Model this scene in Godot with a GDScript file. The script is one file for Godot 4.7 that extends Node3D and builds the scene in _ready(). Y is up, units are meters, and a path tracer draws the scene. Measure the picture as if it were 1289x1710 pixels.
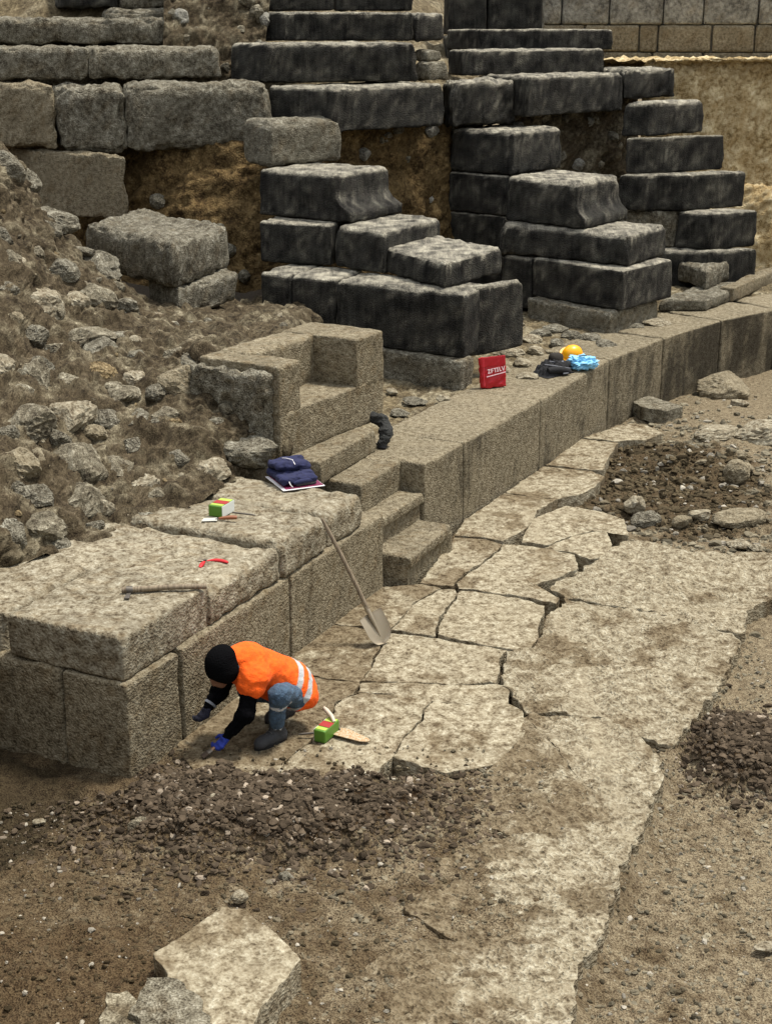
extends Node3D
# A dig in the seating of a ruined stone theatre. World: y up, metres; the paving of the orchestra is y = 0.

var M := {}
var taken := {}
var na := FastNoiseLite.new()
var nb := FastNoiseLite.new()
var nc := FastNoiseLite.new()
var rng := RandomNumberGenerator.new()

const BANK_NET := [[[-3.51,0.93,-10.15],[-2.99,0.94,-10.72],[-2.57,0.95,-11.16],[-2.02,0.95,-11.68],[-1.65,0.97,-12.33],[-1.36,0.99,-13.13],[-1.05,1.00,-13.65],[-0.93,0.97,-13.92]],
[[-3.60,1.38,-10.60],[-3.05,1.30,-11.10],[-2.77,1.29,-11.90],[-2.35,1.26,-12.70],[-1.87,1.32,-13.10],[-1.49,1.32,-13.40],[-1.14,1.23,-13.60],[-0.92,0.98,-13.70]],
[[-3.99,1.75,-12.00],[-3.36,1.78,-12.50],[-3.12,1.80,-13.30],[-2.75,1.81,-14.00],[-2.20,1.77,-14.20],[-1.74,1.69,-14.00],[-1.56,1.60,-13.90],[-1.34,1.35,-14.00]],
[[-4.38,2.49,-13.50],[-3.75,2.46,-14.30],[-3.51,2.33,-15.00],[-3.07,2.11,-15.20],[-2.46,1.89,-15.20],[-1.97,1.88,-14.80],[-1.72,1.86,-14.30],[-1.50,1.61,-14.40]],
[[-4.75,3.35,-15.00],[-4.06,3.20,-15.80],[-3.80,2.87,-16.20],[-3.37,2.37,-16.50],[-2.73,1.86,-16.50],[-1.97,1.75,-16.30],[-0.95,1.72,-16.00],[-0.50,0.80,-16.20]],
[[-5.16,3.83,-16.50],[-4.37,3.65,-17.20],[-4.10,3.07,-17.30],[-3.58,2.38,-17.60],[-2.93,1.80,-17.80],[-1.86,1.60,-17.90],[-1.00,1.60,-17.80],[-0.65,0.80,-17.90]],
[[-6.46,2.99,-20.50],[-5.26,2.83,-20.50],[-4.89,2.35,-20.50],[-4.19,1.61,-20.50],[-3.38,1.27,-20.50],[-2.13,1.27,-20.50],[-1.20,1.45,-20.40],[-0.90,0.90,-20.40]]]
const BANK_STONES := [[-1.62,1.16,-12.95,0.153,0.131,2],[-1.3,1.23,-13.44,0.237,0.141,2],[-1.99,1.09,-12.33,0.089,0.079,2],[-2.88,1.95,-14.48,0.179,0.119,1],[-2.95,2.03,-16.27,0.232,0.133,2],[-3.0,2.02,-14.69,0.226,0.115,0],[-2.79,1.81,-13.95,0.15,0.133,3],[-3.54,2.35,-14.95,0.228,0.183,2],[-3.92,2.89,-17.19,0.309,0.206,1],[-4.27,3.29,-17.53,0.209,0.243,1],[-4.16,3.54,-16.55,0.164,0.196,1],[-3.8,2.88,-16.54,0.166,0.166,1],[-3.6,2.48,-17.39,0.175,0.07,1],[-3.5,2.49,-15.9,0.177,0.161,1],[-3.43,2.29,-17.47,0.318,0.247,1],[-3.2,2.24,-16.0,0.26,0.163,0],[-3.05,1.8,-18.01,0.095,0.11,2],[-2.02,1.72,-14.07,0.233,0.204,2],[-1.92,1.81,-14.34,0.148,0.118,1],[-3.81,2.74,-15.07,0.122,0.122,2],[-3.76,2.7,-15.2,0.061,0.049,4],[-3.51,2.03,-13.21,0.136,0.164,2],[-3.15,1.68,-12.57,0.236,0.184,2],[-3.12,1.52,-11.85,0.2,0.175,2],[-2.94,1.65,-13.0,0.271,0.19,2],[-3.26,1.91,-13.4,0.166,0.249,0],[-2.69,1.37,-12.48,0.237,0.21,2],[-2.98,1.21,-11.02,0.118,0.141,1],[-2.82,1.16,-11.31,0.193,0.145,0],[-2.6,1.19,-11.94,0.178,0.152,2],[-2.39,1.11,-11.95,0.066,0.102,4],[-2.4,1.26,-12.64,0.16,0.133,0],[-2.1,1.15,-12.51,0.132,0.106,2],[-2.93,1.33,-11.59,0.148,0.148,1],[-2.65,1.02,-11.25,0.097,0.072,2],[-2.05,1.01,-11.96,0.077,0.061,1],[-2.09,1.5,-13.48,0.141,0.113,0],[-2.31,1.49,-13.38,0.168,0.14,1],[-2.99,1.81,-13.61,0.113,0.113,2],[-2.53,1.66,-13.7,0.171,0.114,0],[-2.51,1.87,-14.5,0.09,0.072,2],[-2.37,1.86,-15.49,0.127,0.076,2],[-2.3,1.75,-16.67,0.136,0.068,2],[-1.94,1.86,-15.15,0.112,0.075,2],[-2.63,1.8,-16.84,0.083,0.076,4],[-2.42,1.84,-14.4,0.077,0.071,1],[-2.59,1.54,-13.28,0.139,0.1,1],[-1.89,1.27,-12.97,0.098,0.082,1],[-1.75,1.32,-13.2,0.083,0.067,2],[-1.59,1.44,-13.54,0.068,0.057,1],[-1.52,1.53,-13.73,0.069,0.051,2],[-3.41,2.14,-14.21,0.117,0.105,1],[-3.61,2.3,-14.11,0.115,0.115,2],[-3.17,2.0,-14.17,0.146,0.117,0],[-3.72,2.51,-14.61,0.107,0.089,1],[-3.28,2.25,-15.43,0.157,0.126,2],[-3.94,2.92,-15.22,0.122,0.153,1],[-3.72,2.71,-15.71,0.095,0.095,0],[-1.88,0.97,-11.98,0.061,0.041,4],[-2.43,1.05,-11.62,0.075,0.06,1],[-2.97,1.48,-12.14,0.128,0.128,2],[-2.9,1.53,-12.62,0.106,0.106,1],[-2.64,1.48,-13.0,0.109,0.082,2],[-2.33,1.37,-13.05,0.099,0.082,2],[-3.25,1.67,-12.25,0.103,0.128,1],[-3.26,1.96,-13.73,0.102,0.113,1],[-3.28,1.85,-12.97,0.108,0.097,0],[-2.75,1.96,-14.89,0.122,0.092,1],[-2.8,1.59,-13.11,0.109,0.137,0],[-2.2,1.66,-13.84,0.103,0.086,1],[-2.15,1.85,-14.67,0.109,0.091,0],[-2.44,1.76,-14.04,0.105,0.087,2],[-2.62,1.71,-13.79,0.086,0.086,0]]
const SLABS := [[3.23,-18.91,3.42,-18.79,3.53,-18.37,3.27,-18.11,2.91,-18.03,2.53,-18.20],
[2.47,-18.08,2.88,-17.91,2.67,-17.24,2.55,-16.78,2.41,-16.78,1.93,-16.96],
[1.88,-16.86,2.40,-16.66,2.52,-16.46,2.36,-16.09,2.17,-15.84,1.89,-15.66,1.63,-15.73,1.37,-15.88],
[1.34,-15.80,1.63,-15.66,1.87,-15.60,1.61,-15.19,1.52,-14.81,1.39,-14.52,1.18,-14.24,1.01,-14.35,0.73,-14.40,0.85,-14.89],
[1.58,-14.93,1.97,-15.36,2.31,-15.13,2.51,-14.89,2.48,-14.40,2.26,-14.65,1.95,-14.44,1.62,-14.11,1.40,-14.18,1.44,-14.40],
[1.62,-14.02,1.95,-14.35,2.26,-14.56,2.27,-14.13,2.20,-13.77,2.01,-13.69,1.87,-13.88],
[0.71,-14.29,1.00,-14.24,1.15,-14.13,1.11,-13.98,0.94,-13.63,0.78,-13.38,0.65,-13.11,0.62,-12.97,0.51,-12.98,0.34,-13.03],
[1.19,-14.07,1.36,-14.06,1.60,-13.95,1.85,-13.79,1.84,-13.43,1.58,-13.14,1.37,-12.97,1.44,-12.77,1.57,-12.62,1.53,-12.53,1.41,-12.59,1.30,-12.66,1.05,-12.78,0.81,-12.89,0.70,-12.90,0.69,-13.03,0.81,-13.27,0.97,-13.53,1.16,-13.93],
[0.70,-12.80,0.81,-12.78,1.04,-12.68,1.29,-12.56,1.41,-12.44,1.40,-12.30,1.34,-12.10,1.28,-11.72,1.21,-11.52,1.03,-11.49,0.83,-11.59,0.55,-11.71,0.47,-11.78,0.48,-11.96,0.52,-12.18,0.58,-12.35],
[0.52,-12.86,0.62,-12.84,0.64,-12.75,0.52,-12.40,0.46,-12.21,0.42,-11.98,0.41,-11.79,0.33,-11.80,0.20,-11.84,0.07,-11.91,0.19,-12.20,0.27,-12.48],
[0.33,-12.97,0.48,-12.89,0.23,-12.51,0.14,-12.21,0.02,-11.92,-0.23,-11.99,-0.46,-12.04,-0.24,-12.47,-0.03,-12.90],
[-0.47,-11.98,-0.26,-11.92,0.01,-11.84,-0.05,-11.58,-0.13,-11.29,-0.14,-11.10,-0.23,-10.83,-0.60,-10.95,-0.97,-10.95,-0.70,-11.48],
[-0.99,-10.90,-0.60,-10.90,-0.23,-10.78,-0.27,-10.61,-0.36,-10.52,-0.42,-10.43,-0.43,-10.26,-0.51,-10.08,-0.58,-9.77,-0.65,-9.67,-0.74,-9.46,-0.78,-9.18,-1.01,-9.13,-1.32,-9.31,-1.51,-9.72,-1.22,-10.38],
[0.04,-11.80,0.20,-11.76,0.44,-11.68,0.55,-11.63,0.83,-11.52,0.99,-11.43,0.92,-11.31,0.91,-11.07,0.86,-10.81,0.55,-10.79,0.17,-10.82,-0.18,-10.85,-0.09,-11.07,-0.07,-11.27,-0.01,-11.52],
[-0.18,-10.80,0.17,-10.78,0.55,-10.74,0.87,-10.75,0.96,-10.69,0.93,-10.46,0.68,-10.43,0.36,-10.48,0.03,-10.61,-0.20,-10.64],
[-0.20,-10.59,0.03,-10.57,0.33,-10.45,0.26,-10.31,0.24,-10.14,0.09,-9.82,0.04,-9.56,-0.14,-9.22,-0.51,-9.08,-0.74,-9.15,-0.69,-9.45,-0.61,-9.65,-0.53,-9.75,-0.46,-10.05,-0.38,-10.25,-0.37,-10.39,-0.31,-10.49],
[0.38,-10.43,0.67,-10.38,0.93,-10.42,1.03,-10.30,1.01,-9.91,0.77,-9.45,0.42,-9.31,0.08,-9.54,0.13,-9.79,0.30,-10.13,0.31,-10.30],
[1.64,-12.68,1.51,-12.84,1.59,-13.01,1.85,-13.30,2.03,-13.58,2.40,-14.16,2.71,-14.18,3.02,-13.88,3.36,-13.81,3.88,-13.74,3.60,-12.62,3.35,-12.47,3.25,-12.32,3.05,-11.75,2.80,-11.95,2.40,-12.25,1.90,-12.54],
[1.24,-11.46,1.34,-11.70,1.41,-12.09,1.47,-12.24,1.60,-12.41,1.64,-12.62,1.89,-12.48,2.39,-12.20,2.79,-11.90,3.03,-11.68,2.97,-11.49,2.60,-10.63,2.27,-10.01,2.08,-9.69,1.84,-9.86,1.65,-10.13,1.26,-10.23,1.06,-10.28,1.04,-10.41,0.97,-10.69,0.91,-10.79,0.96,-11.07,0.97,-11.29,1.04,-11.42],
[1.08,-10.24,1.23,-10.19,1.65,-10.09,1.84,-9.81,1.92,-9.39,1.88,-9.13,1.75,-8.80,1.66,-8.49,1.56,-8.30,1.22,-8.42,0.84,-8.46,0.58,-8.65,0.67,-9.22,0.98,-9.76],
[0.83,-8.42,1.22,-8.39,1.54,-8.27,1.46,-8.06,1.31,-7.60,1.18,-7.21,1.09,-7.13,0.80,-7.21,0.40,-7.30,0.13,-7.60,0.36,-8.20],
[0.40,-7.27,0.80,-7.19,1.07,-7.10,1.01,-6.86,0.90,-6.31,-0.26,-6.31,-0.28,-6.86,0.09,-7.21]]
const EDGE := [3.60,-12.62,3.25,-12.32,2.97,-11.49,2.27,-10.01,2.08,-9.69,1.90,-9.22,1.65,-8.49,1.25,-7.48,1.05,-7.06,0.87,-6.31]
const PAVE := [-1.51,-9.72,-0.99,-10.90,-0.03,-12.92,0.83,-14.89,3.23,-18.91,3.53,-18.37,2.90,-17.94,2.57,-16.73,2.44,-16.18,2.17,-15.77,2.01,-15.47,2.32,-15.17,2.54,-14.93,2.50,-14.40,2.33,-14.06,2.41,-14.22,3.03,-13.95,3.89,-13.77,3.60,-12.62,3.25,-12.32,2.27,-10.01,2.07,-9.69,1.84,-9.84,1.65,-10.10,1.18,-10.18,0.97,-10.01,0.73,-9.50,0.43,-9.35,-0.52,-9.12,-1.02,-9.18]
const FILL_STONES := [[1.99,-20.13,0.186,0.107,1],[1.64,-19.34,0.239,0.155,1],[2.19,-20.54,0.168,0.11,0],[1.73,-18.62,0.154,0.12,1],[2.34,-19.92,0.123,0.096,0],[2.62,-20.54,0.168,0.099,0],[2.0,-19.34,0.143,0.124,1],[2.84,-20.33,0.209,0.098,0],[2.99,-19.92,0.18,0.085,0],[1.71,-20.33,0.1,0.108,1],[1.91,-21.19,0.13,0.101,0],[2.41,-20.97,0.215,0.1,0],[3.52,-21.19,0.217,0.079,0],[0.07,-17.15,0.085,0.056,1],[0.32,-16.71,0.174,0.054,0],[0.14,-16.16,0.135,0.053,0],[0.67,-16.77,0.091,0.063,1],[1.48,-18.27,0.098,0.079,1],[1.75,-17.94,0.148,0.058,1],[3.9,-21.42,0.263,0.08,0],[2.37,-19.16,0.118,0.072,1]]
const JOINTS := {"lank": [-0.800, 0.090, -9.770], "lknee": [-0.765, 0.430, -9.670], "lhip": [-0.660, 0.280, -10.000], "rhip": [-0.820, 0.280, -10.120], "rank": [-0.760, 0.100, -10.200], "rknee": [-1.020, 0.330, -9.970], "pel": [-0.730, 0.355, -10.020], "chest": [-1.000, 0.610, -9.800], "neck": [-1.100, 0.665, -9.720], "head": [-1.180, 0.625, -9.660], "lsh": [-0.950, 0.550, -9.670], "lelb": [-1.000, 0.320, -9.580], "lwri": [-1.135, 0.150, -9.580], "rsh": [-1.120, 0.560, -9.880], "relb": [-1.220, 0.360, -9.860], "rwri": [-1.290, 0.280, -9.790]}
# hewn stones: group, plan corners A, B, C (x, z), bottom, top, material, lower and upper rounding, roughness, hollow of the riser
const BLOCKS := [
["B",-0.33,-18.23,0.90,-17.34,1.08,-17.74,0.600,1.170,"grey",0.06,0.06,0.03,0],
["B",-0.63,-18.50,0.93,-17.50,1.28,-18.23,1.170,1.960,"dark",0.0275,0.0765,0.0207,0],
["B",0.91,-17.80,1.28,-18.02,1.75,-18.56,1.120,1.980,"dark",0.0275,0.102,0.023,0],
["B",-1.22,-18.91,-0.64,-18.56,-0.27,-19.42,0.700,1.950,"dark",0.0275,0.068,0.0172,0],
["B",-1.63,-19.11,-1.23,-18.87,-0.80,-19.86,0.700,1.960,"dark",0.0275,0.068,0.0172,0],
["B",-0.19,-19.30,0.71,-17.78,1.48,-18.98,1.970,2.286,"dark",0.0275,0.085,0.0287,0],
["B",-0.68,-19.51,-0.03,-18.87,0.75,-20.27,1.970,2.505,"dark",0.0275,0.085,0.023,0],
["B",-1.68,-19.88,-0.72,-19.51,-0.29,-21.08,1.975,2.505,"dark",0.0275,0.034,0.0172,0],
["B",-1.74,-20.60,-0.47,-19.64,0.24,-20.75,2.515,3.130,"dark",0.0275,0.085,0.02,0.24],
["B",-2.05,-21.50,-1.60,-20.90,-0.62,-21.75,3.130,3.750,"grey",0.06,0.14,0.04,0],
["C",2.09,-21.79,3.15,-20.64,4.02,-21.69,0.600,1.143,"grey",0.05,0.05,0.03,0],
["C",2.17,-21.97,3.32,-20.74,4.23,-21.85,1.148,1.718,"dark",0.0165,0.0425,0.0138,0],
["C",1.75,-22.39,2.16,-21.97,2.96,-23.28,0.943,1.708,"dark",0.0165,0.068,0.0138,0],
["C",1.69,-22.38,3.43,-21.06,4.18,-22.24,1.728,2.174,"dark",0.033,0.136,0.0287,0],
["C",1.80,-22.60,2.86,-21.55,3.66,-22.75,2.184,2.835,"dark",0.0275,0.119,0.024,0.15],
["C",1.00,-23.95,1.85,-23.25,2.50,-24.00,1.550,2.160,"dark",0.0165,0.0425,0.0138,0],
["C",1.00,-23.95,1.85,-23.25,2.50,-24.00,2.170,2.775,"dark",0.0165,0.0425,0.0172,0],
["C",1.00,-23.95,1.85,-23.25,2.50,-24.00,0.600,1.540,"dark",0.0165,0.0425,0.0138,0],
["C",1.00,-24.00,1.93,-23.25,2.82,-24.40,2.795,3.440,"dark",0.0275,0.102,0.0345,0],
["D",3.88,-24.34,5.26,-24.07,6.12,-24.48,0.800,1.500,"dark",0.0275,0.068,0.0345,0],
["D",4.75,-24.54,5.25,-24.22,6.11,-24.63,1.505,2.095,"dark",0.0275,0.068,0.0172,0],
["D",3.89,-24.63,4.72,-24.55,5.45,-25.04,1.500,2.085,"grey",0.03,0.08,0.012,0],
["D",4.27,-24.65,4.77,-24.45,5.97,-25.06,2.105,2.680,"dark",0.0275,0.051,0.0172,0],
["D",3.75,-24.55,4.21,-24.45,5.12,-25.06,2.105,2.680,"dark",0.0275,0.068,0.0172,0],
["D",3.87,-24.56,4.41,-24.69,5.65,-25.37,2.690,3.247,"dark",0.0275,0.0425,0.0172,0],
["D",3.88,-25.09,4.29,-24.90,5.38,-25.90,3.257,3.790,"dark",0.0275,0.102,0.0287,0],
["E",4.66,-24.52,5.04,-23.27,6.05,-24.99,1.000,1.317,"grey",0.06,0.1,0.05,0],
["E",4.13,-22.38,4.88,-22.38,5.98,-24.04,0.840,1.020,"grey",0.04,0.06,0.03,0],
["E",5.24,-23.22,5.45,-23.11,6.63,-25.02,0.840,1.080,"tan",0.04,0.06,0.03,0],
["R5",-1.74,-22.40,-0.74,-21.70,0.89,-23.40,3.530,4.150,"dark",0.0275,0.085,0.0287,0],
["R5",0.89,-24.30,0.99,-23.55,2.08,-24.50,3.500,4.170,"dark",0.044,0.136,0.069,0],
["R5",1.54,-25.40,2.22,-24.20,4.01,-26.00,3.600,4.220,"dark",0.022,0.0765,0.0287,0],
["R5",3.63,-27.00,4.02,-26.00,5.05,-26.90,3.790,4.270,"dark",0.0275,0.102,0.046,0],
["R6",-2.35,-23.20,-1.76,-22.60,0.48,-23.25,4.180,4.740,"dark",0.033,0.085,0.0287,0],
["R6",0.43,-24.20,0.64,-23.50,0.96,-23.80,4.180,4.450,"grey",0.05,0.1,0.04,0],
["R6",0.43,-24.40,0.62,-23.80,0.87,-24.10,4.450,4.620,"grey",0.05,0.08,0.03,0],
["R6",1.03,-25.70,1.22,-25.00,3.73,-26.50,4.200,4.600,"dark",0.0165,0.0595,0.023,0],
["R7",-2.09,-24.20,-1.50,-23.70,0.42,-23.90,4.760,5.170,"dark",0.022,0.051,0.023,0],
["R7",0.34,-24.60,0.45,-23.95,0.91,-24.40,4.760,5.160,"dark",0.0275,0.085,0.0345,0],
["R7",1.07,-27.60,1.61,-26.90,4.03,-27.60,4.570,4.910,"dark",0.0165,0.0255,0.0172,0],
["R8",-2.51,-24.80,-2.08,-24.30,-0.79,-24.50,5.200,5.750,"dark",0.0275,0.051,0.023,0],
["R8",-0.86,-25.00,-0.77,-24.50,0.43,-24.70,5.200,5.720,"dark",0.0275,0.051,0.023,0],
["A",-3.94,-19.52,-2.54,-17.58,-2.00,-19.16,1.980,2.535,"grey",0.1,0.13,0.06,0],
["A",-5.60,-22.60,-5.11,-22.00,-3.58,-21.00,2.380,3.250,"tan",0.06,0.06,0.05,0],
["A",-4.89,-22.50,-4.68,-21.80,-3.66,-21.60,3.270,4.170,"grey",0.12,0.14,0.08,0],
["A",-3.87,-22.40,-3.65,-21.55,-1.65,-22.10,3.280,4.200,"grey",0.14,0.16,0.06,0],
["A",-6.34,-23.00,-5.95,-22.20,-4.67,-21.80,3.300,4.200,"tan",0.1,0.16,0.08,0],
["A",-6.21,-23.40,-5.86,-22.40,-4.29,-22.30,4.240,4.680,"grey",0.05,0.1,0.05,0],
["A",-4.57,-23.40,-4.28,-22.30,-2.44,-22.90,4.240,4.680,"grey",0.06,0.12,0.05,0],
["A",-6.54,-24.10,-6.18,-23.10,-3.23,-23.50,4.720,5.080,"grey",0.06,0.12,0.06,0],
["A",-4.49,-24.60,-4.25,-23.80,-2.76,-23.90,4.720,5.220,"grey",0.06,0.14,0.06,0],
["A",-5.34,-25.20,-5.08,-24.40,-4.19,-24.40,5.250,5.700,"dark",0.0275,0.068,0.046,0],
["A",-4.38,-25.20,-4.14,-24.40,-3.19,-24.40,5.230,5.700,"grey",0.05,0.08,0.04,0],
["T",3.27,-31.94,3.17,-31.44,3.51,-31.38,4.990,5.750,"greyd",0.03,0.03,0.012,0],
["T",3.63,-31.87,3.54,-31.38,4.44,-31.20,4.990,5.750,"greyd",0.03,0.03,0.012,0],
["T",4.56,-31.69,4.47,-31.20,5.49,-31.00,4.990,5.750,"greyd",0.03,0.03,0.012,0],
["T",5.61,-31.50,5.51,-31.00,6.26,-30.86,4.990,5.750,"greyd",0.03,0.03,0.012,0],
["T",6.38,-31.35,6.28,-30.86,7.29,-30.66,4.990,5.750,"greyd",0.03,0.03,0.012,0],
["T",7.42,-31.15,7.32,-30.66,8.16,-30.49,4.990,5.750,"greyd",0.03,0.03,0.012,0],
["T",8.28,-30.98,8.18,-30.49,9.05,-30.31,4.990,5.750,"greyd",0.03,0.03,0.012,0],
["T",3.26,-31.94,3.17,-31.44,3.97,-31.29,4.470,4.980,"tan",0.03,0.03,0.012,0],
["T",4.09,-31.78,4.00,-31.29,5.05,-31.09,4.470,4.980,"tan",0.03,0.03,0.012,0],
["T",5.17,-31.58,5.07,-31.09,5.41,-31.02,4.470,4.980,"tan",0.03,0.03,0.012,0],
["T",5.53,-31.51,5.43,-31.02,6.44,-30.82,4.470,4.980,"tan",0.03,0.03,0.012,0],
["T",6.56,-31.31,6.47,-30.82,7.26,-30.66,4.470,4.980,"tan",0.03,0.03,0.012,0],
["T",7.38,-31.15,7.28,-30.66,8.21,-30.48,4.470,4.980,"tan",0.03,0.03,0.012,0],
["T",8.34,-30.97,8.24,-30.48,9.05,-30.31,4.470,4.980,"tan",0.03,0.03,0.012,0],
["T",3.26,-31.94,3.17,-31.44,4.27,-31.24,4.100,4.460,"tan",0.03,0.03,0.012,0],
["T",4.39,-31.73,4.29,-31.24,5.32,-31.04,4.100,4.460,"tan",0.03,0.03,0.012,0],
["T",5.44,-31.53,5.34,-31.04,6.29,-30.85,4.100,4.460,"tan",0.03,0.03,0.012,0],
["T",6.41,-31.34,6.32,-30.85,7.71,-30.58,4.100,4.460,"tan",0.03,0.03,0.012,0],
["T",7.83,-31.07,7.73,-30.58,9.05,-30.31,4.100,4.460,"tan",0.03,0.03,0.012,0],
["T",1.07,-29.10,1.14,-28.60,1.85,-28.70,4.820,5.900,"dark",0.0165,0.0255,0.0138,0],
["T",1.81,-29.24,1.88,-28.75,2.90,-28.90,4.900,5.900,"dark",0.0165,0.0255,0.0138,0],
["T",1.06,-29.04,1.14,-28.55,2.05,-28.70,4.400,4.800,"dark",0.0165,0.0255,0.0138,0],
["T",1.96,-29.19,2.07,-28.70,2.90,-28.90,4.400,4.880,"dark",0.0165,0.0255,0.0138,0]]

# ------------------------------------------------------------------ small helpers
func numbered(n: String) -> String:
	if not taken.has(n):
		taken[n] = 0
		return n
	taken[n] += 1
	return "%s_%03d" % [n, taken[n]]

func thing(called: String, label: String, category: String, at := Vector3.ZERO, group := "") -> Node3D:
	var o := Node3D.new()
	o.name = numbered(called)
	add_child(o)
	o.position = at
	tag(o, label, category, group)
	return o

func tag(o: Node, label: String, category: String, group := "") -> void:
	o.set_meta("label", label)
	o.set_meta("category", category)
	if group != "":
		o.set_meta("group", group)

func put(called: String, mesh: Mesh, mat: Material, parent: Node3D, at := Vector3.ZERO) -> MeshInstance3D:
	var o := MeshInstance3D.new()
	o.name = numbered(called) if parent == self else called
	o.mesh = mesh
	o.material_override = mat
	parent.add_child(o, true)
	o.position = at
	return o

func structure(called: String, mesh: Mesh, mat: Material) -> MeshInstance3D:
	var o := put(called, mesh, mat, self)
	o.set_meta("kind", "structure")
	return o

func v3(a) -> Vector3:
	return Vector3(a[0], a[1], a[2])

# ------------------------------------------------------------------ meshes
func facet(v: PackedVector3Array, idx: PackedInt32Array, col: PackedColorArray) -> ArrayMesh:
	# every face keeps its own corners, so that breaks stay sharp
	var w := PackedVector3Array()
	var c := PackedColorArray()
	var j := PackedInt32Array()
	for k in idx.size():
		w.append(v[idx[k]])
		c.append(col[idx[k]])
		j.append(k)
	return finish(w, j, c)

func finish(v: PackedVector3Array, idx: PackedInt32Array, col := PackedColorArray()) -> ArrayMesh:
	# idx is counter-clockwise seen from outside; Godot wants clockwise
	var n := PackedVector3Array()
	n.resize(v.size())
	var k := 0
	while k < idx.size():
		var a := idx[k]
		var b := idx[k + 1]
		var c := idx[k + 2]
		var f := (v[b] - v[a]).cross(v[c] - v[a])
		n[a] += f
		n[b] += f
		n[c] += f
		idx[k + 1] = c
		idx[k + 2] = b
		k += 3
	for i in n.size():
		n[i] = n[i].normalized() if n[i].length_squared() > 1e-20 else Vector3.UP
	var arr := []
	arr.resize(Mesh.ARRAY_MAX)
	arr[Mesh.ARRAY_VERTEX] = v
	arr[Mesh.ARRAY_NORMAL] = n
	if col.size() == v.size():
		arr[Mesh.ARRAY_COLOR] = col
	arr[Mesh.ARRAY_INDEX] = idx
	var m := ArrayMesh.new()
	m.add_surface_from_arrays(Mesh.PRIMITIVE_TRIANGLES, arr)
	return m

func lattice(nx: int, ny: int, nz: int) -> Dictionary:
	# the skin of a box lattice: points as integer triples, and counter-clockwise triangles
	var at := {}
	var pts: Array[Vector3i] = []
	var idx := PackedInt32Array()
	var n := [nx, ny, nz]
	for ax in 3:
		var a1 := (ax + 1) % 3
		var a2 := (ax + 2) % 3
		for side in 2:
			for i in n[a1]:
				for j in n[a2]:
					var q := []
					for d in [[0, 0], [1, 0], [1, 1], [0, 1]]:
						var p := Vector3i.ZERO
						p[ax] = n[ax] * side
						p[a1] = i + d[0]
						p[a2] = j + d[1]
						if not at.has(p):
							at[p] = pts.size()
							pts.append(p)
						q.append(at[p])
					if side == 1:
						idx.append_array(PackedInt32Array([q[0], q[1], q[2], q[0], q[2], q[3]]))
					else:
						idx.append_array(PackedInt32Array([q[0], q[2], q[1], q[0], q[3], q[2]]))
	return {"p": pts, "i": idx}

func spread(i: int, n: int) -> float:
	var t := float(i) / n
	return t - 0.09 * sin(TAU * t)

var streak_from := -16.5

func e3(p: Vector3) -> float:
	return nb.get_noise_3dv(p * 2.0)

func tone(p: Vector3, n: Vector3, look: String, base: float) -> Color:
	# colour: ragged patches of crust, lichen and earth, plus painted light on dark-stone tops
	var a := na.get_noise_3dv(p * 1.6)
	var b := nb.get_noise_3dv(p * 1.1 + Vector3(7, 3, 1))
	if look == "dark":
		# black crust worn ragged; tops paler, part worn treads, part painted light from above
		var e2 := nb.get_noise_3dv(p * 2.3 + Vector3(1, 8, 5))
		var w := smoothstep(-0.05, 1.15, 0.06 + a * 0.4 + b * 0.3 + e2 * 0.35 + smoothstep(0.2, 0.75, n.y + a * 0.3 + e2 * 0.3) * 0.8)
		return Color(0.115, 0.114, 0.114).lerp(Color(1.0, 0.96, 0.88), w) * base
	if look == "stain":
		# rain has run black streaks down the wall, more of them the farther along it
		var run := 0.55 * nb.get_noise_3d(p.x * 0.7, p.y * 0.12, p.z * 0.7) + 0.8 * na.get_noise_3d(p.x * 0.8, p.y * 0.3, p.z * 0.8) + 0.3 * e3(p)
		var much := clampf((streak_from - p.z) * 0.13, 0.0, 0.7)
		var k := smoothstep(0.45 - much, 1.25 - much, run + 0.35) if n.y < 0.6 else 0.0
		var d := base * (0.92 + 0.2 * a)
		return Color(d, d, d).lerp(Color(0.22, 0.22, 0.225), k)
	var c := base * (0.9 + 0.22 * a + 0.12 * b)
	var e := smoothstep(0.1, 0.4, b * 0.8 - a * 0.3)
	return Color(c, c, c).lerp(Color(c * 0.72, c * 0.64, c * 0.54), e * 0.7)

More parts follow.
